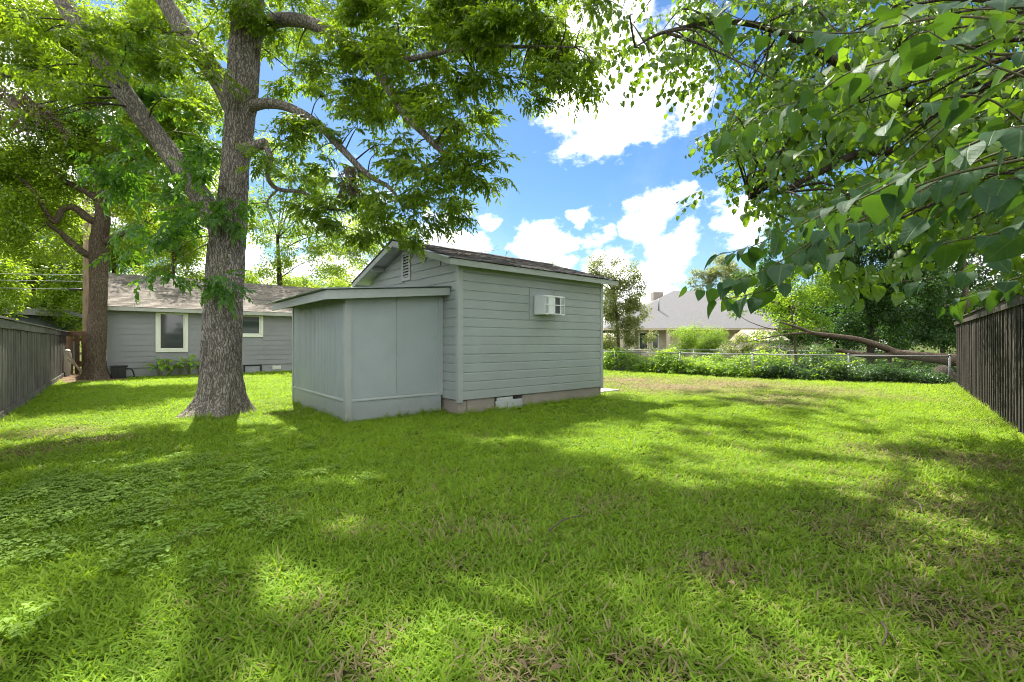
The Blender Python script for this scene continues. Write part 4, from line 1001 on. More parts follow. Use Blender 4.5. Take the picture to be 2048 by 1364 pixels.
def tree2():
    b = G(190, 757); Tn = thing('pecan_tree', 'slimmer brown trunked tree by the alley, left of the grey house', 'tree', b)
    tr = [(190, 764, 15.2, .34), (191, 720, 15.2, .30), (195, 640, 15.2, .285), (198, 560, 15.2, .275), (198, 480, 15.2, .28), (205, 430, 15.2, .24), (200, 370, 15.1, .18), (185, 290, 15, .13), (180, 180, 15, .07)]
    p, r = Pp(tr); v, f, tp = bark_trunk(p, [q * .84 for q in r], .20, 110, .05, .012, 9); mb = MB(); mb.add(v, f); part('trunk', mb, M['bark2'], Tn, True)
    limbs = [Pp(L) for L in ([(190, 512, 15.2, .13), (165, 500, 15, .11), (135, 475, 14.8, .10), (122, 462, 14.7, .08), (90, 440, 14.4, .05)],
                             [(197, 440, 15.2, .14), (178, 434, 15, .12), (150, 412, 14.8, .11), (125, 415, 14.6, .09), (108, 440, 14.5, .08), (75, 390, 14.3, .07), (55, 365, 14.2, .05), (10, 330, 14, .03)],
                             [(208, 482, 15.2, .12), (235, 468, 15.1, .10), (262, 458, 15, .08), (290, 445, 15, .05)],
                             [(205, 400, 15.1, .13), (165, 375, 15, .10), (120, 350, 14.8, .07), (60, 280, 14.5, .04)], [(200, 370, 15.1, .12), (240, 310, 15, .09), (290, 250, 14.8, .05)])]
    mb, smp = limb_mesh(limbs, 9); part('limbs', mb, M['bark2'], Tn, True)
    lob = LB([(60, 400, 14.5, 70), (20, 330, 14.3, 70), (100, 310, 14.6, 65), (10, 460, 14, 55), (170, 260, 15, 70), (250, 300, 15, 70), (300, 380, 15.2, 60), (250, 400, 15.6, 50, .8), (150, 350, 15.4, 50), (70, 240, 14.5, 70), (300, 210, 15, 60), (350, 300, 15.6, 60), (30, 500, 13.6, 40), (110, 500, 14.2, 35, .8), (300, 470, 15.2, 38), (270, 500, 15.2, 30, .7), (390, 400, 15.8, 50), (160, 180, 15, 70), (-40, 300, 14, 70), (-60, 430, 14, 60), (40, 130, 14.6, 80), (250, 150, 15.5, 80), (380, 200, 15.8, 70), (150, 60, 15.2, 90), (320, 60, 15.8, 90), (40, 30, 15, 80), (120, 420, 16.2, 60), (60, 330, 16.2, 60), (200, 330, 16.4, 60), (260, 230, 16.5, 60), (340, 240, 16.5, 55), (160, 130, 16.5, 80), (400, 300, 16.5, 55)], .8)
    foliage(Tn, np.vstack([smp, tp]), lob, T['bright'], 21, 31, (.9, 1.4), True, M['barkdark'], (-.4, .5))
tree2()

def heart_tree():
    base = P(2270, 800, 7.3); base[2] = 0
    Tn = thing('heart_leaf_tree', 'broad tree with heart shaped leaves overhanging the right fence', 'tree', base)
    top = base + np.array([-.3, .3, 3.2])
    p = [base + (0, 0, -.1), base + (-.05, 0, .8), base + (-.15, .1, 2.0), top, base + (-.7, .5, 5.0), base + (-1.0, .6, 7.0)]; r = [.24, .20, .19, .18, .12, .05]
    v, f, tp = bark_trunk(p, r, .14, 60, .07, .008, 15); mb = MB(); mb.add(v, f); part('trunk', mb, M['barkdark'], Tn, True)
    L = []
    def from_top(k, pts): L.append(([tp[int(len(tp) * k)]] + [P(*q[:3]) for q in pts], [pts[0][3] * 1.2] + [q[3] for q in pts]))
    from_top(.45, [(2100, 330, 6.6, .09), (1900, 310, 6.2, .075), (1740, 300, 6.0, .06), (1640, 340, 5.9, .045), (1560, 380, 5.8, .03), (1500, 395, 5.7, .014)])
    from_top(.55, [(2050, 150, 6.4, .09), (1850, 200, 6.0, .07), (1800, 185, 5.9, .06), (1690, 130, 5.7, .05), (1560, 60, 5.5, .04), (1450, 40, 5.4, .03), (1330, 60, 5.2, .018), (1270, 90, 5.2, .008)])
    from_top(.62, [(1980, -40, 6.0, .09), (1800, -80, 5.6, .07), (1620, -60, 5.4, .05), (1450, -60, 5.2, .03), (1330, -40, 5.1, .012)])
    from_top(.45, [(2050, 420, 6.8, .07), (1930, 450, 6.7, .05), (1800, 430, 6.6, .03), (1700, 440, 6.5, .012)])
    from_top(.40, [(2500, 200, 5.0, .10), (2500, 100, 3.6, .08), (2350, 60, 2.6, .06), (2150, 60, 2.1, .04)])
    from_top(.5, [(2300, -200, 5.5, .09), (2100, -400, 4.2, .07), (1800, -500, 3.4, .05), (1400, -520, 3.0, .02)])
    from_top(.7, [(1900, -300, 7, .08), (1700, -250, 7.5, .06), (1550, -150, 8, .03)])
    from_top(.38, [(2420, 420, 4.6, .09), (2400, 380, 3.2, .07), (2260, 330, 2.3, .05), (2120, 300, 1.9, .03)])
    mb, smp = limb_mesh(L, 9); part('limbs', mb, M['barkdark'], Tn, True)
    lob = LB([(1262, 40, 5.2, 42), (1300, 112, 5.2, 40), (1372, 118, 5.2, 40), (1350, 40, 5.4, 55), (1440, 60, 5.4, 65), (1446, 150, 5.5, 46), (1510, 120, 5.6, 65), (1490, 225, 5.6, 42), (1462, 305, 5.6, 40), (1505, 335, 5.7, 52), (1505, 395, 5.8, 36), (1565, 250, 5.8, 72), (1590, 385, 5.9, 62), (1640, 150, 5.8, 80), (1655, 295, 6, 80), (1690, 430, 6, 62), (1755, 80, 5.8, 90), (1770, 240, 6, 90), (1790, 390, 6.2, 76), (1870, 150, 6, 80), (1890, 300, 6.3, 80), (1880, 440, 6.4, 62), (1980, 80, 6, 80), (1990, 240, 6.2, 80), (1970, 390, 6.4, 76), (2060, 470, 6.5, 60), (2080, 150, 6, 80), (2080, 330, 6.3, 70), (1540, 20, 5.5, 70), (1640, 30, 5.6, 70), (1860, 20, 5.8, 80)], .85, 3, 2, .5)
    r = np.random.default_rng(77); c0 = np.array(base) + np.array([-2.2, -.2, 5.6])
    n0 = len(lob)
    while len(lob) < n0 + 36:
        q = c0 + ellipsoid(1, r)[0] * np.array([5.2, 4.6, 3.0]); px, py, Y = view(q)
        if Y < 2.2 and abs(px - 1024) < 1300 and py > -500: continue
        if Y > .5 and py > -40 and px < 1800: continue
        if Y > .5 and px < 1400 and py > -400: continue
        rr = r.uniform(.8, 1.2); lob.append((q, (rr, rr, rr * .75), .13))
    foliage(Tn, np.vstack([smp, tp]), lob, T['heart'], 72, 78, (.85, 1.25), True, M['barkdark'], (-.1, .6))
    lob2 = LB([(1700, 480, 4.2, 50), (1800, 510, 4.4, 50), (1880, 500, 4.2, 50), (1960, 520, 4.6, 45), (1620, 470, 4.2, 40), (1960, 180, 3.4, 60, .8), (1850, 60, 3.2, 60, .8), (2030, 60, 3.0, 70, .8), (1750, 330, 3.8, 55, .8), (1880, 380, 3.6, 55, .9), (2020, 420, 3.4, 55), (2050, 540, 4.4, 40), (1560, 330, 4.2, 50), (1650, 240, 4.0, 55), (1620, 400, 4.2, 50), (1720, 180, 3.8, 60), (1820, 280, 3.8, 60), (1780, 440, 4.0, 50), (1940, 300, 3.6, 60), (1560, 160, 4.2, 45), (1700, 60, 3.8, 55)], .8, 1, 5, .2)
    foliage(Tn, smp, lob2, T['heartbig'], 60, 79, (.85, 1.15), True, M['barkdark'], (.0, .7), 'near_foliage')
    # the nearest twigs, leaf by leaf
    leafm = []
    for k in range(6):
        rr = np.random.default_rng(300 + k); nseg = 9; v = []; lc = []; fold = rr.uniform(.05, .45); droop = rr.uniform(.0, .5); curl = rr.uniform(-.22, .28); f = []
        for i in range(nseg + 1):
            t = i / nseg; w = .47 * (math.sin(math.pi * min(1, t ** .62)) ** .8) * (1 - .25 * t) if 0 < t < 1 else 0.
            z = -droop * t * t
            notch = -.07 if i == 1 else 0
            for j in (-1, -.5, 0, .5, 1):
                yy = j * w; v.append((t + (notch * abs(j)), yy, z + fold * abs(yy) - .5 * fold * abs(j) * abs(yy) + curl * math.sin(t * 7 + j) * .35 * w)); lc.append((t, yy, 0))
        for i in range(nseg):
            for j in range(4): a = i * 5 + j; f.append((a, a + 1, a + 6, a + 5))
        me = bpy.data.meshes.new('heart_leaf'); me.from_pydata(v, [], f); me.materials.append(M['bigleaf'])
        at = me.attributes.new('lc', 'FLOAT_VECTOR', 'POINT'); at.data.foreach_set('vector', np.array(lc, np.float32).ravel()); me.shade_smooth(); me.update(); leafm.append(me)
    tw = [  # (path of pixels with depth), leaf length m, leaves
        ([(2180, 255, 1.75), (2040, 250, 1.75), (1930, 290, 1.8), (1830, 340, 1.85), (1740, 385, 1.95), (1660, 420, 2.05), (1590, 450, 2.15), (1500, 490, 2.3), (1440, 505, 2.4)], .135, 40),
        ([(1900, 345, 2.4), (1760, 420, 2.4), (1640, 470, 2.4), (1540, 530, 2.4), (1460, 560, 2.45), (1380, 570, 2.5)], .13, 32),
        ([(1640, 470, 2.4), (1560, 560, 2.4), (1500, 585, 2.45), (1440, 595, 2.5)], .13, 12),
        ([(2150, 80, 2.0), (2000, 105, 2.0), (1890, 80, 2.0), (1800, 110, 2.1), (1700, 140, 2.2), (1620, 190, 2.4), (1540, 215, 2.6), (1480, 250, 2.7), (1425, 275, 2.75)], .14, 34),
        ([(2150, 180, 1.6), (2050, 150, 1.6), (1950, 110, 1.65), (1860, 60, 1.7), (1800, 20, 1.8)], .14, 14),
        ([(2120, 300, 2.0), (1990, 200, 2.0), (1900, 190, 2.05), (1800, 230, 2.1), (1720, 260, 2.2)], .14, 16),
        ([(2140, 360, 1.7), (2040, 350, 1.75), (1960, 380, 1.8), (1880, 420, 1.9), (1800, 470, 2.0)], .135, 18),
        ([(2150, 440, 1.8), (2050, 450, 1.85), (1960, 470, 1.9), (1900, 480, 2.0), (1850, 500, 2.1)], .135, 14),
        ([(2100, 520, 2.6), (2010, 560, 2.7), (1940, 585, 2.8), (1890, 610, 2.9)], .125, 13),
        ([(1720, 60, 2.6), (1620, 60, 2.7), (1530, 50, 2.8), (1450, 20, 2.9), (1420, -10, 3)], .13, 14),
        ([(1960, 330, 2.6), (1840, 380, 2.6), (1740, 460, 2.7), (1660, 510, 2.8), (1580, 530, 2.9)], .125, 26),
        ([(2150, 20, 1.9), (2050, 10, 1.9), (1950, 15, 1.95), (1880, 5, 2.0)], .14, 12),
        ([(2140, 400, 2.5), (2040, 480, 2.6), (1920, 540, 2.7), (1800, 560, 2.8)], .12, 16),
        ([(1800, 330, 3.0), (1700, 380, 3.0), (1600, 430, 3.1), (1520, 470, 3.2)], .125, 18)]
    anch = smp; tmb = MB(); cnt = 0; r = np.random.default_rng(500)
    camp = np.array([CAM[0], CAM[1], H])
    for path, ll, n in tw:
        pts = [P(*q) for q in path]; k = np.argmin(np.linalg.norm(anch - pts[0], axis=1)); 
        pts = [anch[k], (anch[k] + pts[0]) / 2 + np.array([0, 0, .08])] + pts; m0 = 2
        pp, rr = smooth_path(pts, np.linspace(.0075, .0016, len(pts)), 6); tmb.tube(pp, rr, 6, False)
        vis = pp[m0 * 6 - 2:]; tg = np.gradient(vis, axis=0)
        for j in range(n):
            s = (j + r.uniform(.2, .8)) / n; q = s * (len(vis) - 1); i = min(int(q), len(vis) - 2); c = vis[i] * (1 - q + i) + vis[i + 1] * (q - i)
            t = tg[i] / np.linalg.norm(tg[i]); side = np.cross(t, (0, 0, 1)); side /= np.linalg.norm(side); sgn = 1 if j % 2 else -1
            d = side * sgn * r.uniform(.5, 1.0) + t * r.uniform(.25, .8) + np.array([0, 0, r.uniform(-.75, -.05)])
            if j == n - 1: d = t + np.array([0, 0, -.35])
            d /= np.linalg.norm(d); pe = c + d * ll * r.uniform(.25, .5) + np.array([0, 0, r.uniform(0, .02)])
            tmb.tube(np.array([c, (c + pe) / 2 + np.array([0, 0, .008]), pe]), [.0017, .0014, .0012], 4, False)
            d2 = d + np.array([0, 0, r.uniform(-.55, -.05)]) + r.normal(size=3) * .15; d2 /= np.linalg.norm(d2)
            up = np.array([0, 0, 1.]) + r.normal(size=3) * .38 - .25 * d2; yv = np.cross(up, d2); yv /= np.linalg.norm(yv); zv = np.cross(d2, yv)
            from mathutils import Matrix
            eul = Matrix(np.stack([d2, yv, zv], 1).tolist()).to_euler(); sz = ll * r.uniform(.45, 1.15) * (1 if s < .85 else .8)
            new('leaf', leafm[r.integers(6)], Tn, pe, eul, (sz, sz * r.uniform(.88, 1.05), sz)); cnt += 1
    base = WLOC[Tn.name]; tag(new('twigs', tmb.mesh('twigs', M['twigleaf'], True, base), Tn, base), kind='stuff')
heart_tree()

def simple_tree(name, label, cat, base, trunk, rad, lobes, tmpl, dens, seed, scl, bk, group=None, twigs=True, limbs=(), droop=(-.5, .5)):
    Tn = thing(name, label, cat, base, group); mb = MB(); p, r = smooth_path(trunk, rad, 6); mb.tube(p, r, 12)
    part('trunk', mb, bk, Tn, True)
    smp = p
    if limbs:
        mb, s2 = limb_mesh(limbs, 8); part('limbs', mb, bk, Tn, True); smp = np.vstack([p, s2])
    foliage(Tn, smp, lobes, tmpl, dens, seed, scl, twigs, bk, droop, sub=5); return Tn

def backdrop():
    def tr(px, Y, ztop, r0):
        b = P(px, 680, Y); b[2] = -.05; return [b, b + np.array([.05, 0, ztop * .4]), b + np.array([-.1, .1, ztop])], [r0, r0 * .8, r0 * .35]
    def go(label, px, Y, ztop, r0, lob, tm, dens, seed, scl=(1., 1.5), bk='bark2', name='background_tree', cat='tree', group='trees beyond the yard', flat=.85, twigs=True):
        t, r = tr(px, Y, ztop, r0); b = t[0].copy(); b[2] = 0
        simple_tree(name, label, cat, b, t, r, LB(lob, flat), tm, dens, seed, scl, M[bk], group, twigs)
    go('sunlit yellow green tree behind the left fence, beyond the wires', 70, 26, 5, .18, [(40, 560, 26, 45), (100, 600, 26, 45), (150, 570, 27, 45), (20, 620, 26, 35), (120, 640, 27, 35), (165, 630, 28, 35), (60, 650, 27, 30), (80, 530, 27, 50), (150, 530, 28, 45), (0, 520, 27, 50)], T['bright'], 9, 101, (1.3, 1.9))
    go('tall leafy tree far behind the alley, above the utility pole', 230, 31, 8, .25, [(230, 500, 31, 60), (170, 470, 31, 60), (290, 480, 31, 55), (120, 420, 31, 60), (330, 430, 31, 60), (380, 490, 31, 45), (240, 400, 32, 60), (60, 470, 31, 60)], T['bright'], 6, 102, (1.5, 2.1))
    go('bright green tree rising behind the grey house roof', 350, 27, 6, .2, [(320, 520, 27, 40), (370, 500, 27, 40), (400, 540, 27, 35), (340, 460, 27, 45), (420, 480, 27, 40), (300, 545, 27, 20), (300, 385, 23, 48, .6), (395, 400, 23, 48, .6), (345, 320, 23, 50, .5), (430, 330, 23, 50, .5), (470, 440, 23, 40, .7), (290, 300, 23, 50, .5)], T['bright'], 8, 103, (1.3, 1.9), twigs=True)
    go('airy sunlit tree between the pecan trunk and the shed gable', 560, 25, 7, .22, [(540, 470, 25, 42, .8), (600, 440, 25, 45, .8), (570, 520, 25, 40), (640, 490, 25, 42), (690, 460, 25, 40), (530, 400, 25, 42, .7), (620, 380, 25, 40, .7), (740, 490, 25, 32), (690, 540, 25, 30), (630, 550, 25, 25), (520, 550, 25, 28), (590, 570, 25, 22), (560, 340, 25, 45, .6), (650, 330, 25, 45, .5), (600, 270, 25, 45, .5), (700, 400, 25, 45, .6), (530, 290, 25, 40, .5)], T['bright'], 8, 104, (1.1, 1.7), 'barkdark')
    go('leafy tree top just left of the shed gable peak', 760, 30, 6, .2, [(740, 460, 30, 40), (790, 470, 30, 34), (700, 500, 30, 36), (660, 520, 30, 30), (820, 480, 30, 20, .7)], T['bright'], 7, 105, (1.4, 2.), 'barkdark')
    go('sparse grey green tree behind the far end of the shed', 1235, 21, 3.6, .09, [(1225, 600, 21, 36), (1255, 570, 21, 34, .9), (1215, 560, 21, 34, .8), (1262, 615, 21, 30), (1240, 650, 21, 34, .8), (1275, 640, 21, 26, .7), (1218, 680, 21, 30), (1250, 690, 21, 22, .7), (1200, 525, 21, 26, .5), (1232, 515, 21, 18, .5), (1265, 530, 21, 18, .5), (1180, 540, 21, 22, .45), (1292, 670, 21, 22, .5), (1140, 535, 21, 16, .35), (1104, 527, 21, 12, .35), (1282, 590, 21, 16, .5), (1300, 700, 21, 14, .5), (1295, 620, 21, 12, .3)], T['myrtle'], 34, 106, (.8, 1.2), 'twig', 'crape_myrtle', 'tree', None, 1.)
    for k, (lob, lab, px) in enumerate((([(1368, 672, 27, 24), (1385, 660, 27, 18), (1362, 690, 27, 22)], 'round yellow green shrub at the cream house, left one of two', 1368), ([(1420, 678, 27.5, 26), (1440, 670, 27.5, 22), (1432, 695, 27.5, 24), (1405, 694, 27.5, 20)], 'wider feathery yellow green shrub, right one of two', 1425))):
        go(lab, px, 27, 1.2, .03, lob, T['willow'], 30, 110 + k, (1., 1.5), 'twig', 'yellow_green_shrub', 'shrub', 'yellow green shrubs by the cream house', 1.0)
    go('brownish sparse shrub right of the yellow green shrubs', 1470, 21, 1.0, .03, [(1470, 690, 21, 24, .8), (1505, 695, 21, 22, .8), (1440, 700, 20, 16, .6), (1500, 670, 21, 22, .6), (1540, 700, 21, 20)], T['myrtle'], 40, 112, (.8, 1.2), 'twig', 'sparse_shrub', 'shrub', None)
    go('light green small tree leaning over the vines, left of the thicket', 1590, 18, 2.6, .07, [(1520, 600, 17.5, 30), (1490, 620, 17.5, 22, .8), (1560, 570, 18, 38), (1560, 620, 18, 34), (1610, 600, 18, 38), (1530, 655, 17.5, 28, .8), (1480, 585, 17.5, 18, .6), (1590, 650, 18, 30), (1640, 640, 18, 34), (1620, 550, 18, 40), (1660, 590, 18.5, 40), (1460, 600, 17.5, 14, .6)], T['vinepuff'], 16, 113, (.9, 1.3), 'bark2', 'thicket_tree', 'tree', None)
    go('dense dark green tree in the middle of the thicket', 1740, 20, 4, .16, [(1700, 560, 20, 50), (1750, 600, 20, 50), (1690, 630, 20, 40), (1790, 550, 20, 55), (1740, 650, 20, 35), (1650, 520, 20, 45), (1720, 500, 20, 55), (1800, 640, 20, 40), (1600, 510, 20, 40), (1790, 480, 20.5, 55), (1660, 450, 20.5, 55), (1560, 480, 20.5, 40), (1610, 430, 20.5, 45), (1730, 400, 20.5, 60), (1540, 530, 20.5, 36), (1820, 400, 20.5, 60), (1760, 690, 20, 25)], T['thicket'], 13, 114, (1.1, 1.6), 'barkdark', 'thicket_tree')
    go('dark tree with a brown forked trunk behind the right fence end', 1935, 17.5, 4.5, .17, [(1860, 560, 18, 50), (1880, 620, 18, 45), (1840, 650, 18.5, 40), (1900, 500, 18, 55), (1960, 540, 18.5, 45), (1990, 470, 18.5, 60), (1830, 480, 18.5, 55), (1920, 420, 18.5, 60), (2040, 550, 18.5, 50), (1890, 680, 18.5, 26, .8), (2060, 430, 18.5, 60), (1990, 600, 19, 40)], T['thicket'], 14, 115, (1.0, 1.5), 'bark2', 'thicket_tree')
    go('far green tree row closing the view behind the thicket', 1750, 32, 6, .25, [(1620, 600, 32, 50), (1700, 580, 32, 60), (1780, 610, 32, 55), (1860, 600, 32, 60), (1560, 620, 32, 40), (1930, 620, 32, 60), (1700, 660, 32, 40), (1800, 665, 32, 35), (1600, 660, 32, 35), (1880, 670, 32, 35), (1520, 560, 32, 40), (1840, 540, 32, 60)], T['thicket'], 6, 116, (1.7, 2.3), 'barkdark', twigs=False)
    go('pale tree crown above the cream house roof', 1440, 44, 6, .2, [(1420, 540, 44, 26, .7), (1450, 530, 44, 28, .7), (1480, 560, 44, 30), (1400, 560, 44, 18, .5)], T['myrtle'], 8, 117, (1.8, 2.4), 'twig', twigs=True)
    k = 0
    for px in range(-320, 2500, 105):
        if 1090 < px < 1500: continue
        Yd = 46 + (px * 7 % 13); top = 560 if px < 1090 else 590
        lob = [(px + dx, py, Yd, rr) for dx, py, rr in ((-40, 650, 40), (35, 655, 42), (0, top + 45, 44), (-25, top + 5, 34), (45, top + 15, 34), (10, 672, 34))]
        go('hazy green tree in the far row, %s of the shed' % ('left' if px < 1000 else 'right'), px, Yd, 4, .2, lob, T['bright'] if px < 1000 else T['thicket'], 3.0, 140 + k, (1.8, 2.6), 'barkdark', 'far_tree', 'tree', 'far tree row left of the shed' if px < 1000 else 'far tree row right of the shed', .9, False); k += 1
    # trees a step outside the frame keep the row going
    go('leafy tree beyond the left fence, cut by the frame edge', -90, 22, 6, .2, [(-60, 520, 22, 80), (-120, 430, 22, 90), (-40, 600, 22, 60), (-150, 560, 22, 80)], T['bright'], 6, 118, (1.4, 2.0))
backdrop()

def fallen_tree():
    b = P(1900, 735, 15.9); b[2] = 0
    Tn = thing('fallen_trunk', 'fallen dark tree trunk with two limbs lying behind the chain-link fence', 'fallen tree', b)
    mb, s = limb_mesh([Pp([(1990, 722, 16.0, .25), (1912, 716, 16.0, .22), (1850, 710, 16.0, .17), (1800, 704, 16.0, .15), (1775, 698, 16.0, .135)])], 12); part('trunk', mb, M['bark2'], Tn, True)
    for L in ([(1800, 704, 16.0, .12), (1765, 690, 16.0, .115), (1720, 676, 16.0, .10), (1670, 668, 16, .085), (1625, 662, 16.1, .07), (1600, 652, 16.2, .05), (1560, 640, 16.3, .025)], [(1790, 706, 16, .10), (1750, 708, 15.9, .10), (1710, 704, 15.9, .09), (1680, 697, 15.9, .07), (1655, 693, 15.9, .05)], [(1625, 662, 16.1, .05), (1580, 664, 16.2, .035), (1530, 672, 16.3, .02), (1490, 682, 16.4, .01)], [(1600, 652, 16.2, .03), (1550, 655, 16.2, .02), (1500, 640, 16.3, .012), (1470, 620, 16.4, .006)]):
        mb, s = limb_mesh([Pp(L)], 9); part('limb', mb, M['bark2'], Tn, True)
    for px, yb in ((1780, 752), (1918, 756)):
        mb = MB(); q = P(px, 705, 16.05); mb.tube(*smooth_path([(q[0], q[1], -.05), q * .5 + np.array([q[0] * .5, q[1] * .5, 0]), q], [.07, .06, .06], 3), 7); part('prop_stub', mb, M['bark2'], Tn, True)
    foliage(Tn, np.array([P(1600, 652, 16.2), P(1500, 640, 16.3), P(1560, 640, 16.3), P(1660, 670, 16)]), LB([(1590, 690, 16, 30), (1620, 700, 16, 30), (1560, 680, 16.2, 24, .7), (1650, 690, 16, 26)], .8), T['thicket'], 8, 131, (.7, 1.1), True, M['bark2'], name='foliage')
    q = P(1885, 765, 14.9); q[2] = 0
    me = MB(); n = 16; v = []; f = []; r = np.random.default_rng(3)
    for i in range(9):
        z = i / 8 * .52; rd = .42 * math.sqrt(max(0.02, 1 - (i / 8) ** 2.4))
        for k in range(n): a = k / n * 6.283; rr = rd * r.uniform(.82, 1.12); v.append((q[0] + rr * math.cos(a) * 1.2, q[1] + rr * math.sin(a) * .8, z - .03 + r.uniform(-.02, .02)))
    for i in range(8):
        for k in range(n): f.append((i * n + k, i * n + (k + 1) % n, (i + 1) * n + (k + 1) % n, (i + 1) * n + k))
    f.append(tuple(range(8 * n, 9 * n))); me.add(v, f); tag(part('tree_stump', me, M['barkdark'], None, True), 'weathered grey stump at the foot of the right fence end', 'stump')
    for a, b, lab in (((1815, 745, 15.3), (1850, 752, 15.2), 'pale broken branch lying left of the stump'), ((1845, 756, 15.1), (1872, 752, 15.2), 'short pale stick lying against the stump')):
        p, s = P(*a), P(*b); p[2] = max(.16, p[2]) if a[1] < 750 else .05; s[2] = .05; mb = MB(); mb.tube(*smooth_path([p, (p + s) / 2 + (0, 0, .03), s], [.03, .028, .02]), 7); tag(part('broken_branch', mb, M['cream'], None, True), lab, 'branch')
fallen_tree()

def vines():
    r = np.random.default_rng(41)
    def run(label, a, b, z, width, n, tm, seed, scl, tint0):
        p0, p1 = np.array(a), np.array(b); t = r.uniform(0, 1, n); d = p1 - p0; nr = np.array([-d[1], d[0]]) / np.linalg.norm(d)
        if nr @ FW < 0: nr = -nr
        q = p0 + d * t[:, None] + nr * r.uniform(-.05, width, n)[:, None]
        hump = z * (.10 + 1.55 * noise2(q[:, 0], q[:, 1], .8, seed) ** 1.6 + .25 * (noise2(q[:, 0], q[:, 1], .3, seed + 20) - .5)); zz = np.maximum(hump, .05) * r.uniform(0, 1, n) ** .7
        o = instancer('vine_mass', np.column_stack([q, zz]), np.column_stack([r.uniform(-.5, .5, n), r.uniform(-.6, .3, n), r.uniform(0, 6.28, n)]), r.uniform(*scl, n), np.clip(tint0 + r.uniform(-.35, .35, n), 0, 1), tm)
        tag(o, label, 'vine', None, 'stuff')
    run('bright sunlit vines covering the chain-link fence near the shed', cl[0], cl[2], .72, 1.3, 640, T['vine'] + T['vinepuff'], 1, (.8, 1.2), .75)
    run('green vines climbing the middle of the chain-link fence', cl[2], cl[3], .62, 1.2, 560, T['vine'] + T['vinepuff'], 2, (.8, 1.2), .6)
    run('dark ivy smothering the chain-link fence under the small tree', cl[3], cl[4], .80, 1.1, 760, T['vine'] + T['thicket'], 3, (.7, 1.1), .25)
    run('low dark ivy and brush along the shaded end of the chain-link fence', cl[4], cl[5], .40, 1.4, 620, T['thicket'], 4, (.6, .9), .3)
    run('low shaded undergrowth beyond the fallen trunk', P(1600, 700, 19)[:2], P(1980, 700, 19)[:2], .5, 3.0, 500, T['thicket'] + T['vinepuff'], 5, (1.0, 1.5), .5)
    run('sunlit weeds between the two chain-link fences', P(1200, 700, 20.5)[:2], P(1560, 700, 18.5)[:2], .55, 2.5, 520, T['vinepuff'], 6, (1.0, 1.4), .8)
vines()

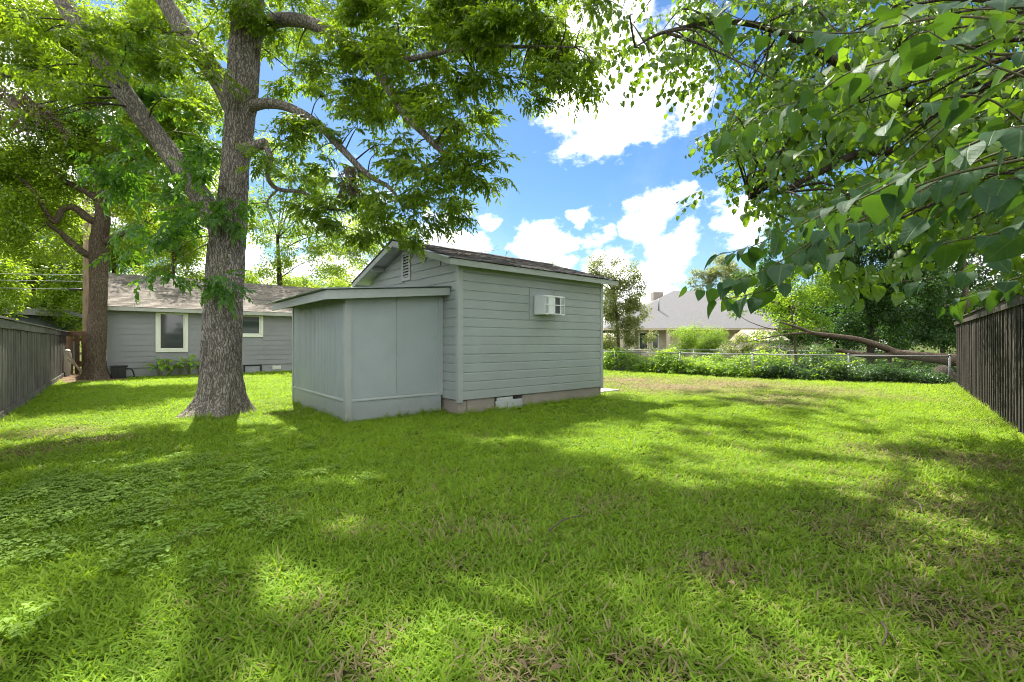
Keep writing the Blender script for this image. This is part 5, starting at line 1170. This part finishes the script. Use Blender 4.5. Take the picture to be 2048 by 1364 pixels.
# ------------------------------------------------------------------ far buildings, pole and wires
def far_house():
    Y = 37.; base = P(1390, 680, Y + 4); base[2] = 0
    Hs = thing('house', 'cream neighbouring house with a grey hip roof beyond the vines', 'house', base)
    # axes facing the camera
    R_ = np.array([*RT, 0]); Fd = np.array([*FW, 0]); o = np.array([*CAM, 0]) + Fd * Y
    def q(x, d, z): return o + R_ * x + Fd * d + np.array([0, 0, z])
    def block(mb, x0, x1, d0, d1, z0, z1):
        v = [q(x, d, z) for z in (z0, z1) for d in (d0, d1) for x in (x0, x1)]; mb.add(v, [(0, 2, 3, 1), (4, 5, 7, 6), (0, 1, 5, 4), (2, 6, 7, 3), (0, 4, 6, 2), (1, 3, 7, 5)])
    X = lambda px: (px - 1024) / F * Y
    Z = lambda py: H + (680 - py) / F * Y
    xl, xr = X(1215), X(1640); ez = Z(652)
    mb = MB(); block(mb, xl + 3.0, xr - .5, .9, 11, -.1, ez); part('wall', mb, M['cream'], Hs)
    mb = MB(); xe0, xe1 = xl - .3, xr + .5; rz = Z(583); d0, d1 = 0, 12.; dm = 6.
    v = [q(xe0, d0, ez), q(xe1, d0, ez), q(xe1, d1, ez), q(xe0, d1, ez), q(X(1385) + .6, dm, rz + .9), q(X(1500), dm, rz + .9), q(xe0, d0, ez - .18), q(xe1, d0, ez - .18), q(xe1, d1, ez - .18), q(xe0, d1, ez - .18)]
    mb.add(v, [(0, 1, 5, 4), (1, 2, 5), (2, 3, 4, 5), (3, 0, 4), (9, 8, 7, 6)]); Rf = part('roof', mb, M['farshingle'], Hs)
    mb = MB(); mb.add(v, [(0, 6, 7, 1), (1, 7, 8, 2), (2, 8, 9, 3), (3, 9, 6, 0)]); part('fascia', mb, M['cream'], Rf)
    for px, py, r, h in ((1338, 600, .07, .55), (1306, 612, .05, .35)):
        p = q(X(px), 2.6, Z(py) - .05); mb = MB(); mb.tube([p - (0, 0, .5), p + (0, 0, h)], r, 8); part('vent_pipe', mb, M['galv'], Rf, True)
    mb = MB(); block(mb, X(1349), X(1349) + .9, 5.5, 6.3, 4.5, Z(580) + .6); part('chimney', mb, M['conc'], Rf)
    for px in (1244, 1266, 1338):
        mb = MB(); block(mb, X(px) - .16, X(px) + .16, .15, .45, -.1, ez - .18); part('column', mb, M['cream'], Hs)
    for px0, px1, y0, y1 in ((1285, 1300, 662, 694), (1312, 1322, 662, 692), (1420, 1445, 662, 690), (1500, 1520, 662, 690)):
        w = new('window', None, Hs, q((X(px0) + X(px1)) / 2, .9, 1)); mb = MB(); block(mb, X(px0), X(px1), .86, .895, Z(y1), Z(y0)); part('pane', mb, M['glass'], w)
        mb = MB(); a, b, c, d = X(px0), X(px1), Z(y1), Z(y0)
        for e in ((a - .08, b + .08, c - .08, c), (a - .08, b + .08, d, d + .08), (a - .08, a, c, d), (b, b + .08, c, d)): block(mb, e[0], e[1], .82, .899, e[2], e[3])
        part('frame', mb, M['white'], w)
    mb = MB(); block(mb, X(1232), X(1243), .2, .9, -.1, 1.1); part('porch_rail', mb, M['conc'], Hs)
    # small shed roof seen right of the shrubs
    b2 = P(1545, 680, 30); b2[2] = 0; Sd = thing('outbuilding', 'low pale outbuilding glimpsed behind the light green small tree', 'outbuilding', b2)
    mb = MB(); c = np.array([*CAM, 0]) + Fd * 30; xx = lambda px: (px - 1024) / F * 30
    def q2(x, d, z): return c + R_ * x + Fd * d + np.array([0, 0, z])
    v = [q2(x, d, z) for z in (-.1, 1.35) for d in (0, 3) for x in (xx(1510), xx(1570))]; mb.add(v, [(0, 2, 3, 1), (4, 5, 7, 6), (0, 1, 5, 4), (2, 6, 7, 3), (0, 4, 6, 2), (1, 3, 7, 5)]); part('wall', mb, M['slab'], Sd)
    mb = MB(); v = [q2(xx(1505), -.3, 1.36), q2(xx(1575), -.3, 1.36), q2(xx(1575), 1.5, 2.1), q2(xx(1505), 1.5, 2.1), q2(xx(1505), 3.3, 1.36), q2(xx(1575), 3.3, 1.36)]; mb.add(v, [(0, 1, 2, 3), (3, 2, 5, 4), (0, 3, 4), (1, 5, 2)]); part('roof', mb, M['cream'], Sd)
    # roof corner over the left fence
    b3 = P(10, 680, 24); b3[2] = 0; Ld = thing('outbuilding', 'grey roofed outbuilding showing over the left fence at the frame edge', 'outbuilding', b3); c3_ = np.array([*CAM, 0]) + Fd * 24
    def q3(px, d, z): return c3_ + R_ * ((px - 1024) / F * 24) + Fd * d + np.array([0, 0, z])
    mb = MB(); v = [q3(x, d, z) for z in (-.1, 2.7) for d in (0, 4) for x in (-160, 12)]; mb.add(v, [(0, 2, 3, 1), (4, 5, 7, 6), (0, 1, 5, 4), (2, 6, 7, 3), (0, 4, 6, 2), (1, 3, 7, 5)]); part('wall', mb, M['grille'], Ld)
    mb = MB(); v = [q3(-170, -.4, 2.71), q3(38, -.4, 2.71), q3(32, 2, 3.35), q3(-170, 2, 3.35), q3(-170, 4.4, 2.71), q3(38, 4.4, 2.71)]; mb.add(v, [(0, 1, 2, 3), (3, 2, 5, 4), (0, 3, 4), (1, 5, 2)]); part('roof', mb, M['farshingle'], Ld)
far_house()

def pole():
    b = P(174, 700, 22.); b[2] = 0; Tn = thing('utility_pole', 'brown wooden utility pole half hidden behind the slimmer trunk', 'utility pole', b)
    mb = MB(); mb.tube([b - (0, 0, .2), b + (0, 0, 3.5), b + (0, 0, 8.2)], [.17, .155, .12], 14); part('shaft', mb, M['pole'], Tn, True)
    mb = MB(); mb.tube([b + np.array([.12, -.13, 0]), b + np.array([.12, -.13, 4.4])], .03, 8); part('conduit', mb, M['galv'], Tn, True)
    mb = MB(); mb.beam(b + np.array([-1.1, .8, 7.4]), b + np.array([1.1, -.8, 7.4]), .10, .12); part('crossarm', mb, M['pole'], Tn)
    for k, (y0, y1, lab) in enumerate(((543, 546, 'highest thin wire running left from the utility pole'), (556, 559, 'middle thin wire running left from the utility pole'), (571, 575, 'lowest wire with a black splice sleeve running left from the pole'))):
        a = P(-260, y0 - 10, 20.); c = P(170, y1, 21.9); m = (a + c) / 2 - np.array([0, 0, .06])
        pp, rr = smooth_path([a, m, c], [.013, .013, .013], 10); W_ = thing('overhead_wire', lab, 'wire', (a + c) / 2, 'overhead wires at the left'); mb = MB(); mb.tube(pp, rr, 6); part('cable', mb, M['galv'], W_, True)
        if k == 2:
            s = P(137, 574.6, 21.7); e = P(165, 575, 21.85); mb = MB(); mb.tube([s, s + (e - s) * .1, s + (e - s) * .9, e], [.02, .06, .06, .02], 8); part('splice_sleeve', mb, M['black'], W_, True)
pole()

# ------------------------------------------------------------------ lawn
patches = [  # px, py, radius m, dryness, keep
    (1420, 1130, .22, .9, .25), (1560, 790, .9, .75, .5), (1700, 1050, .45, .55, .5), (1490, 1050, .13, .9, .3), (1900, 1230, .35, .7, .4), (1010, 1350, .16, .9, .25), (700, 1345, .15, .9, .3),
    (1540, 1300, .14, .5, .4), (380, 1070, .10, .8, .4), (200, 875, .30, .85, .35), (110, 860, .5, .7, .4), (60, 900, .5, .5, .5), (1000, 1035, .08, .8, .4), (760, 1270, .12, .6, .5), (1250, 1310, .10, .8, .4), (330, 1010, .25, .3, .7), (1340, 770, 2.0, 1.0, .8), (1260, 757, 1.7, .95, .8), (1450, 764, 2.0, .92, .8), (1620, 776, 1.5, .7, .7), (1540, 800, .9, .7, .7), (1800, 790, .9, .35, .8), (1760, 900, .6, .45, .7), (1950, 920, .5, .6, .6), (1850, 1000, .7, .45, .6), (1600, 1150, .5, .25, .8), (1960, 1120, .5, .5, .6), (860, 1010, .2, .3, .8), (560, 1010, .3, .25, .9), (1080, 1290, .12, .7, .4), (640, 1210, .15, .5, .6), (900, 1120, .18, .35, .7), (450, 1180, .2, .3, .7), (1330, 1330, .2, .5, .5)]
PW = [(G(a, b)[:2], r, d, k) for a, b, r, d, k in patches]
def lawn():
    r = np.random.default_rng(61); P_ = []; D_ = []; K = []; S = []
    for (y0, y1, dens, sc) in ((1.2, 3.2, 640, .95), (3.2, 5.2, 420, 1.0), (5.2, 8, 250, 1.12), (8, 12, 150, 1.3), (12, 17, 95, 1.5), (17, 24, 40, 1.8)):
        wmax = 1.28 * y1 + .8; n = int((y1 - y0) * 2 * wmax * dens); Yv = r.uniform(y0, y1, n); X = r.uniform(-wmax, wmax, n); m = np.abs(X) < 1.28 * Yv + .8; Yv, X = Yv[m], X[m]
        q = CAM + FW * Yv[:, None] + RT * X[:, None]; x, y = q[:, 0], q[:, 1]
        fr = -6.80 + (x - 1.9) * (2.05 / 12.36)
        ok = (x > -5.85 - .02 * np.maximum(y, 0) + .06) & (y > fr + .03) & ((y < HY - .1) | (x > 6.3))
        ok &= ~((x > -.01) & (x < WL + .02) & (y > -.005) & (y < WW)); ok &= ~((x > -1.79) & (x < .0) & (y > .47) & (y < 3.52)); ok &= ~((x > 3.93) & (x < 5.27) & (y > .53) & (y < 2.62))
        ok &= ~((y > 12.9 + (x + 6) * .3) & (x < -4.4)); ok &= np.hypot(x + 3.02, y - 2.83) > .46
        line = x - np.interp(y, [-4.7, -2.47, .04, 2.5, 5.6, 9], [14.2, 12.85, 11.98, 11.6, 11.67, 11.7]); ok &= line < .2
        q = q[ok]; x, y = q[:, 0], q[:, 1]
        dry = np.clip((noise2(x, y, .4, 8) - .68) * 1.3, 0, .22) + np.clip((noise2(x, y, 2.3, 9) - .6) * .5, 0, .15); keep = .72 + .5 * noise2(x, y, .22, 10)
        for c, rad, d, k in PW:
            w = np.exp(-(np.hypot(x - c[0], y - c[1]) / rad * (1 + .7 * (noise2(x, y, .18, 12) - .5))) ** 2); dry = np.maximum(dry, d * w); keep *= 1 - (1 - k) * w
        side = np.clip((RT @ (q - CAM).T) / np.maximum(FW @ (q - CAM).T, .5) - .55, 0, .6); dry = dry + side * .4 * noise2(x, y, .6, 13)
        m = r.uniform(0, 1, len(q)) < np.maximum(keep, .38); q, dry = q[m], dry[m]
        P_.append(q); D_.append(dry); S.append(np.full(len(q), sc))
    q = np.concatenate(P_); dry = np.clip(np.concatenate(D_) + r.normal(size=len(q)) * .06, 0, 1); s = np.concatenate(S) * r.uniform(.8, 1.2, len(q)); n = len(q)
    s *= .85 + .4 * noise2(q[:, 0], q[:, 1], .35, 14)
    tint = np.clip(noise2(q[:, 0], q[:, 1], 1.1, 15) * .7 + noise2(q[:, 0], q[:, 1], .22, 16) * .5 - .15 + r.uniform(-.15, .2, n), 0, 1)
    o = instancer('grass', np.column_stack([q, gz(q[:, 0], q[:, 1]) + .004]), np.column_stack([r.uniform(-.12, .12, n), r.uniform(-.12, .12, n), r.uniform(0, 6.283, n)]), s, tint, T['grass'], None, None, dry)
    tag(o, 'green backyard lawn grass with dry straw patches', 'grass', None, 'stuff')
    # long uncut tufts along walls, trunk and fences
    pts = []
    def along(a, b, n, w):
        a, b = np.array(a), np.array(b)
        for _ in range(n): t = r.uniform(); pts.append(a + (b - a) * t + r.normal(size=2) * w)
    along((-1.80, .44), (-.05, .44), 40, .035); along((-1.82, .5), (-1.82, 3.5), 55, .04); along((0, -.07), (3.8, -.07), 70, .05); along((1.4, -.10), (3.8, -.08), 40, .07)
    along((2.4, -6.62), (14.2, -4.66), 130, .07); along((-5.76, 2), (-6.05, 14), 70, .06); along(cl[2], cl[5], 80, .12); along((1.9, -6.5), (6, -5.7), 40, .2)
    for _ in range(40): a = r.uniform(0, 6.283); pts.append(np.array([-3.02, 2.83]) + .62 * np.array([math.cos(a), math.sin(a)]) + r.normal(size=2) * .05)
    for _ in range(220): pts.append(CAM + FW * r.uniform(1.5, 6) + RT * r.uniform(-3.5, 4.5))
    pts = np.array(pts); ok = ~((pts[:, 0] > 0) & (pts[:, 0] < WL) & (pts[:, 1] > -.03) & (pts[:, 1] < WW)) & ~((pts[:, 0] > -1.79) & (pts[:, 0] < 0.) & (pts[:, 1] > .47) & (pts[:, 1] < 3.55)); pts = pts[ok]; n = len(pts)
    o = instancer('long_grass', np.column_stack([pts, gz(pts[:, 0], pts[:, 1]) + .004]), np.column_stack([np.zeros(n), np.zeros(n), r.uniform(0, 6.28, n)]), r.uniform(.55, 1.05, n), r.uniform(.1, .7, n), T['tuft'], None, None, r.uniform(0, .3, n))
    tag(o, 'taller uncut grass tufts along the shed wall, trunk and fences', 'grass', None, 'stuff')
    # creeping broad-leaved weeds, lower left
    c1, c2 = G(150, 1000)[:2], G(60, 1090)[:2]; q = []
    while len(q) < 330:
        c = (c1, c2, G(330, 960)[:2])[r.integers(3)]; p = c + r.normal(size=2) * np.array([.75, .55]); q.append(p)
    q = np.array(q); q = q[q[:, 0] > -5.7]; n = len(q)
    o = instancer('creeping_weeds', np.column_stack([q, gz(q[:, 0], q[:, 1]) + .012]), np.column_stack([np.zeros(n), np.zeros(n), r.uniform(0, 6.28, n)]), r.uniform(.8, 1.3, n), r.uniform(0, 1, n), T['clover'])
    tag(o, 'creeping broad-leaved weeds in the lawn at the lower left', 'weeds', None, 'stuff')
lawn()

def litter():
    r = np.random.default_rng(91)
    for a, b, lab in (((1098, 1072), (1170, 1040), 'long thin grey stick lying in the grass right of centre'), ((1815, 1005), (1845, 1035), 'crooked stick in the dry grass near the right fence'), ((1408, 1140), (1418, 1115), 'short stick on the bare patch in the front lawn'), ((1762, 1260), (1765, 1310), 'pale curled straw stem at the lower right')):
        p, q = G(*a), G(*b); mb = MB(); d = (q - p); nr = np.array([-d[1], d[0], 0]); mb.tube(*smooth_path([p + (0, 0, .045), (p + q) / 2 + nr * .08 + np.array([0, 0, .06]), q + (0, 0, .045)], [.006, .0055, .003]), 6)
        mb.tube(*smooth_path([(p + q) / 2 + nr * .08 + np.array([0, 0, .06]), (p + q) / 2 + d * .2 + nr * .25 + np.array([0, 0, .05])], [.004, .002]), 5); tag(part('stick', mb, M['stick'], None, True), lab, 'stick')
    t = Tmpl(); t.add(strip(.11, .05, OVAL, .25, .5, 0, 0, 0, (0, 0, 0), .5)); me = t.mesh('dead_leaf', M['litter'])
    spots = [(1035, 1340, 'curled tan dead leaf at the bottom edge of the lawn'), (890, 1180, 'small brown leaf in the grass left of centre'), (1470, 1185, 'brown leaf beside the bare patch'), (205, 878, 'brown leaf on the dry patch near the left fence'), (1100, 1362, 'tan dead leaf at the very bottom of the picture')]
    for px, py, lab in spots:
        p = G(px, py); o = new('dead_leaf', me, None, (p[0], p[1], .05), (r.uniform(-.4, .4), r.uniform(-.3, .3), r.uniform(0, 6.28)), (r.uniform(.4, .6),) * 3); tag(o, lab, 'leaf', 'dead leaves on the lawn')
litter()
